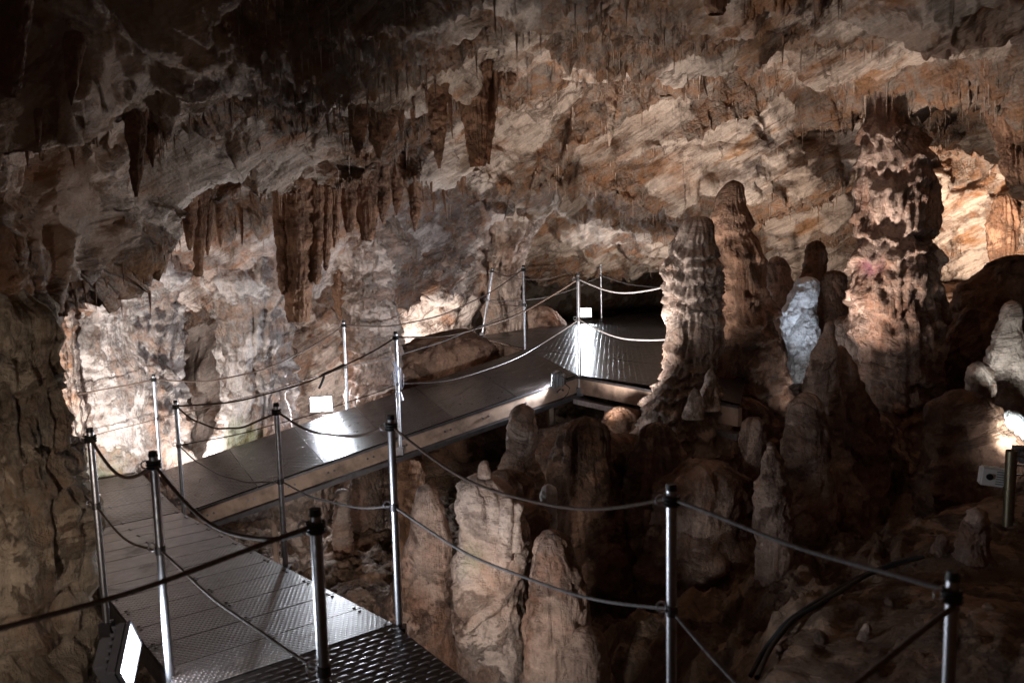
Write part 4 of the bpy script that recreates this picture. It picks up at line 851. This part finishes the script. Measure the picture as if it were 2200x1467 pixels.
# ------------------------------------------------------------------ loose things
def cable(name, label, cat, pts, r, mat, parent=None):
    P = np.array(pts); t = np.linspace(0, 1, len(P)); tt = np.linspace(0, 1, len(P)*10)
    Q = np.stack([np.interp(tt, t, P[:, i]) for i in range(3)], 1); k = np.ones(7)/7
    Qs = np.stack([np.convolve(np.pad(Q[:, i], 3, 'edge'), k, 'valid') for i in range(3)], 1)
    V, Fq = sweep(Qs, r, 8); o = quickmesh(name, V-Qs[0], Fq, mat); o.location = tuple(Qs[0]); return tag(o, label, cat)
def onfloor(px, py, Y, up=.02):
    r_ = ray(px, py); r_ = r_/r_[1]
    for d in np.arange(2.8, 9, .01):
        q = r_*d
        if q[2] < GZ(q[0], q[1])+up*.5: return np.array([q[0], q[1], GZ(q[0], q[1])+up*.5])
    return at(px, py, Y)
for dx, lb in ((0, 'outer black cable along the terrace rim at lower right'), (14, 'inner black cable along the terrace rim at lower right')):
    cable('cable', lb, 'cable', [onfloor(x+dx, y, Y, .05) for x, y, Y in ((1610, 1467, 3.55), (1640, 1400, 3.7), (1690, 1340, 3.85), (1760, 1290, 4.05), (1850, 1240, 4.4), (1920, 1210, 4.7), (1975, 1195, 4.9))], .012, M_BLACK)
# pipe with junction box
e = empty('pipe', at(2165, 1130, 4.9), 'upright open ended steel pipe at the right edge by the lit hollow', 'pipe')
hgt = at(2168, 968, 4.9)[2]-at(2165, 1130, 4.9)[2]
m = MB(); m.tube((0, 0, -.4), (0, 0, hgt), .033, n=28, cap=False); m.tube((0, 0, -.4), (0, 0, hgt), .029, n=28, cap=False); m.ring((0, 0, hgt), .031, .0035); m.build('tube', M_PIPE, e)
m = MB(); m.path([(.03, 0, hgt-.03), (.09, 0, hgt-.05), (.10, 0, hgt-.14), (.06, 0, hgt-.18)], .006); m.build('hook', M_PIPE, e)
e = empty('electrical_box', at(2131, 1022, 5.0), 'small pale electrical box with a round dark knob beside the steel pipe', 'box', rot=(0, math.radians(6), math.radians(-12)))
m = MB(); m.box((-.075, -.03, -.062), (.075, .03, .062), bev=.01); m.build('case', M_PLAST, e)
m = MB(); m.tube((-.025, -.042, 0), (-.025, -.028, 0), .02, n=20); m.build('knob', M_BLACK, e)
m = MB()
for k in range(6): m.box((.015, -.0335, -.045+.016*k), (.062, -.0302, -.040+.016*k))
m.build('vent', M_HOUSE, e)
# bright lit hollow rock at right edge
form('rock_mound', 'rough rock in the hollow at the right edge, glaringly lit by its lamp', 'rock', [(880, 2168, 22), (905, 2168, 34), (950, 2172, 38), (1010, 2176, 40)], 6.0, M_WHITE, seed=160, lump=.15, base=-2.2)
# white cable tangle on the post
def tangle():
    b = at(850, 800, POST['I'][0][1]-.05); e = empty('cable_tangle', b, 'bluish white plastic cable tangle hanging from the ramp post', 'cable')
    rr = random.Random(5); m = MB()
    for k in range(7):
        x0 = rr.uniform(-.03, .04); y0 = rr.uniform(-.03, .02); h0 = rr.uniform(.02, .12); L = rr.uniform(.10, .22)
        m.path([(x0, y0, h0), (x0+rr.uniform(-.02, .03), y0, h0-L*.4), (x0+rr.uniform(-.03, .03), y0, h0-L), (x0+.03, y0, h0-L*.85), (x0+.035, y0, h0-L*.3)], .0032, 6)
    m.build('cable', M_BLUEW, e)
    m = MB(); m.tube((.035, 0, -.19), (.05, 0, -.27), .012, .018, n=12); m.tube((.01, 0, -.18), (.0, 0, -.25), .011, .008, n=12); m.build('plug', M_BLUEW, e)
tangle()
pj = T('J'); a = Md('J')+np.array([.02, -.12, .06]); b = at(672, 822, 8.6); c = at(690-12, 815, 8.6)
cable('cable', 'black cable tied along the rope with its plug end hanging above the ramp floodlight', 'cable', [at(742, 782, 8.55), at(715, 795, 8.55), at(690, 806, 8.55), at(697, 808, 8.5), at(690, 825, 8.5), at(685, 835, 8.5)], .013, M_BLACK)

# ------------------------------------------------------------------ world and render
w = bpy.data.worlds.new('World'); S.world = w; w.use_nodes = True; bg = w.node_tree.nodes['Background']
bg.inputs[0].default_value = (.74, .38, .21, 1); bg.inputs[1].default_value = .048
S.view_settings.view_transform = 'Standard'; S.view_settings.look = 'None'; S.view_settings.exposure = -.2; S.view_settings.gamma = 1
S.cycles.use_denoising = True
try: S.cycles.denoiser = 'OPENIMAGEDENOISE'
except Exception: pass
S.cycles.max_bounces = 4; S.cycles.diffuse_bounces = 3; S.cycles.glossy_bounces = 3; S.cycles.sample_clamp_indirect = 4
S.cycles.use_adaptive_sampling = True; S.cycles.adaptive_threshold = .01
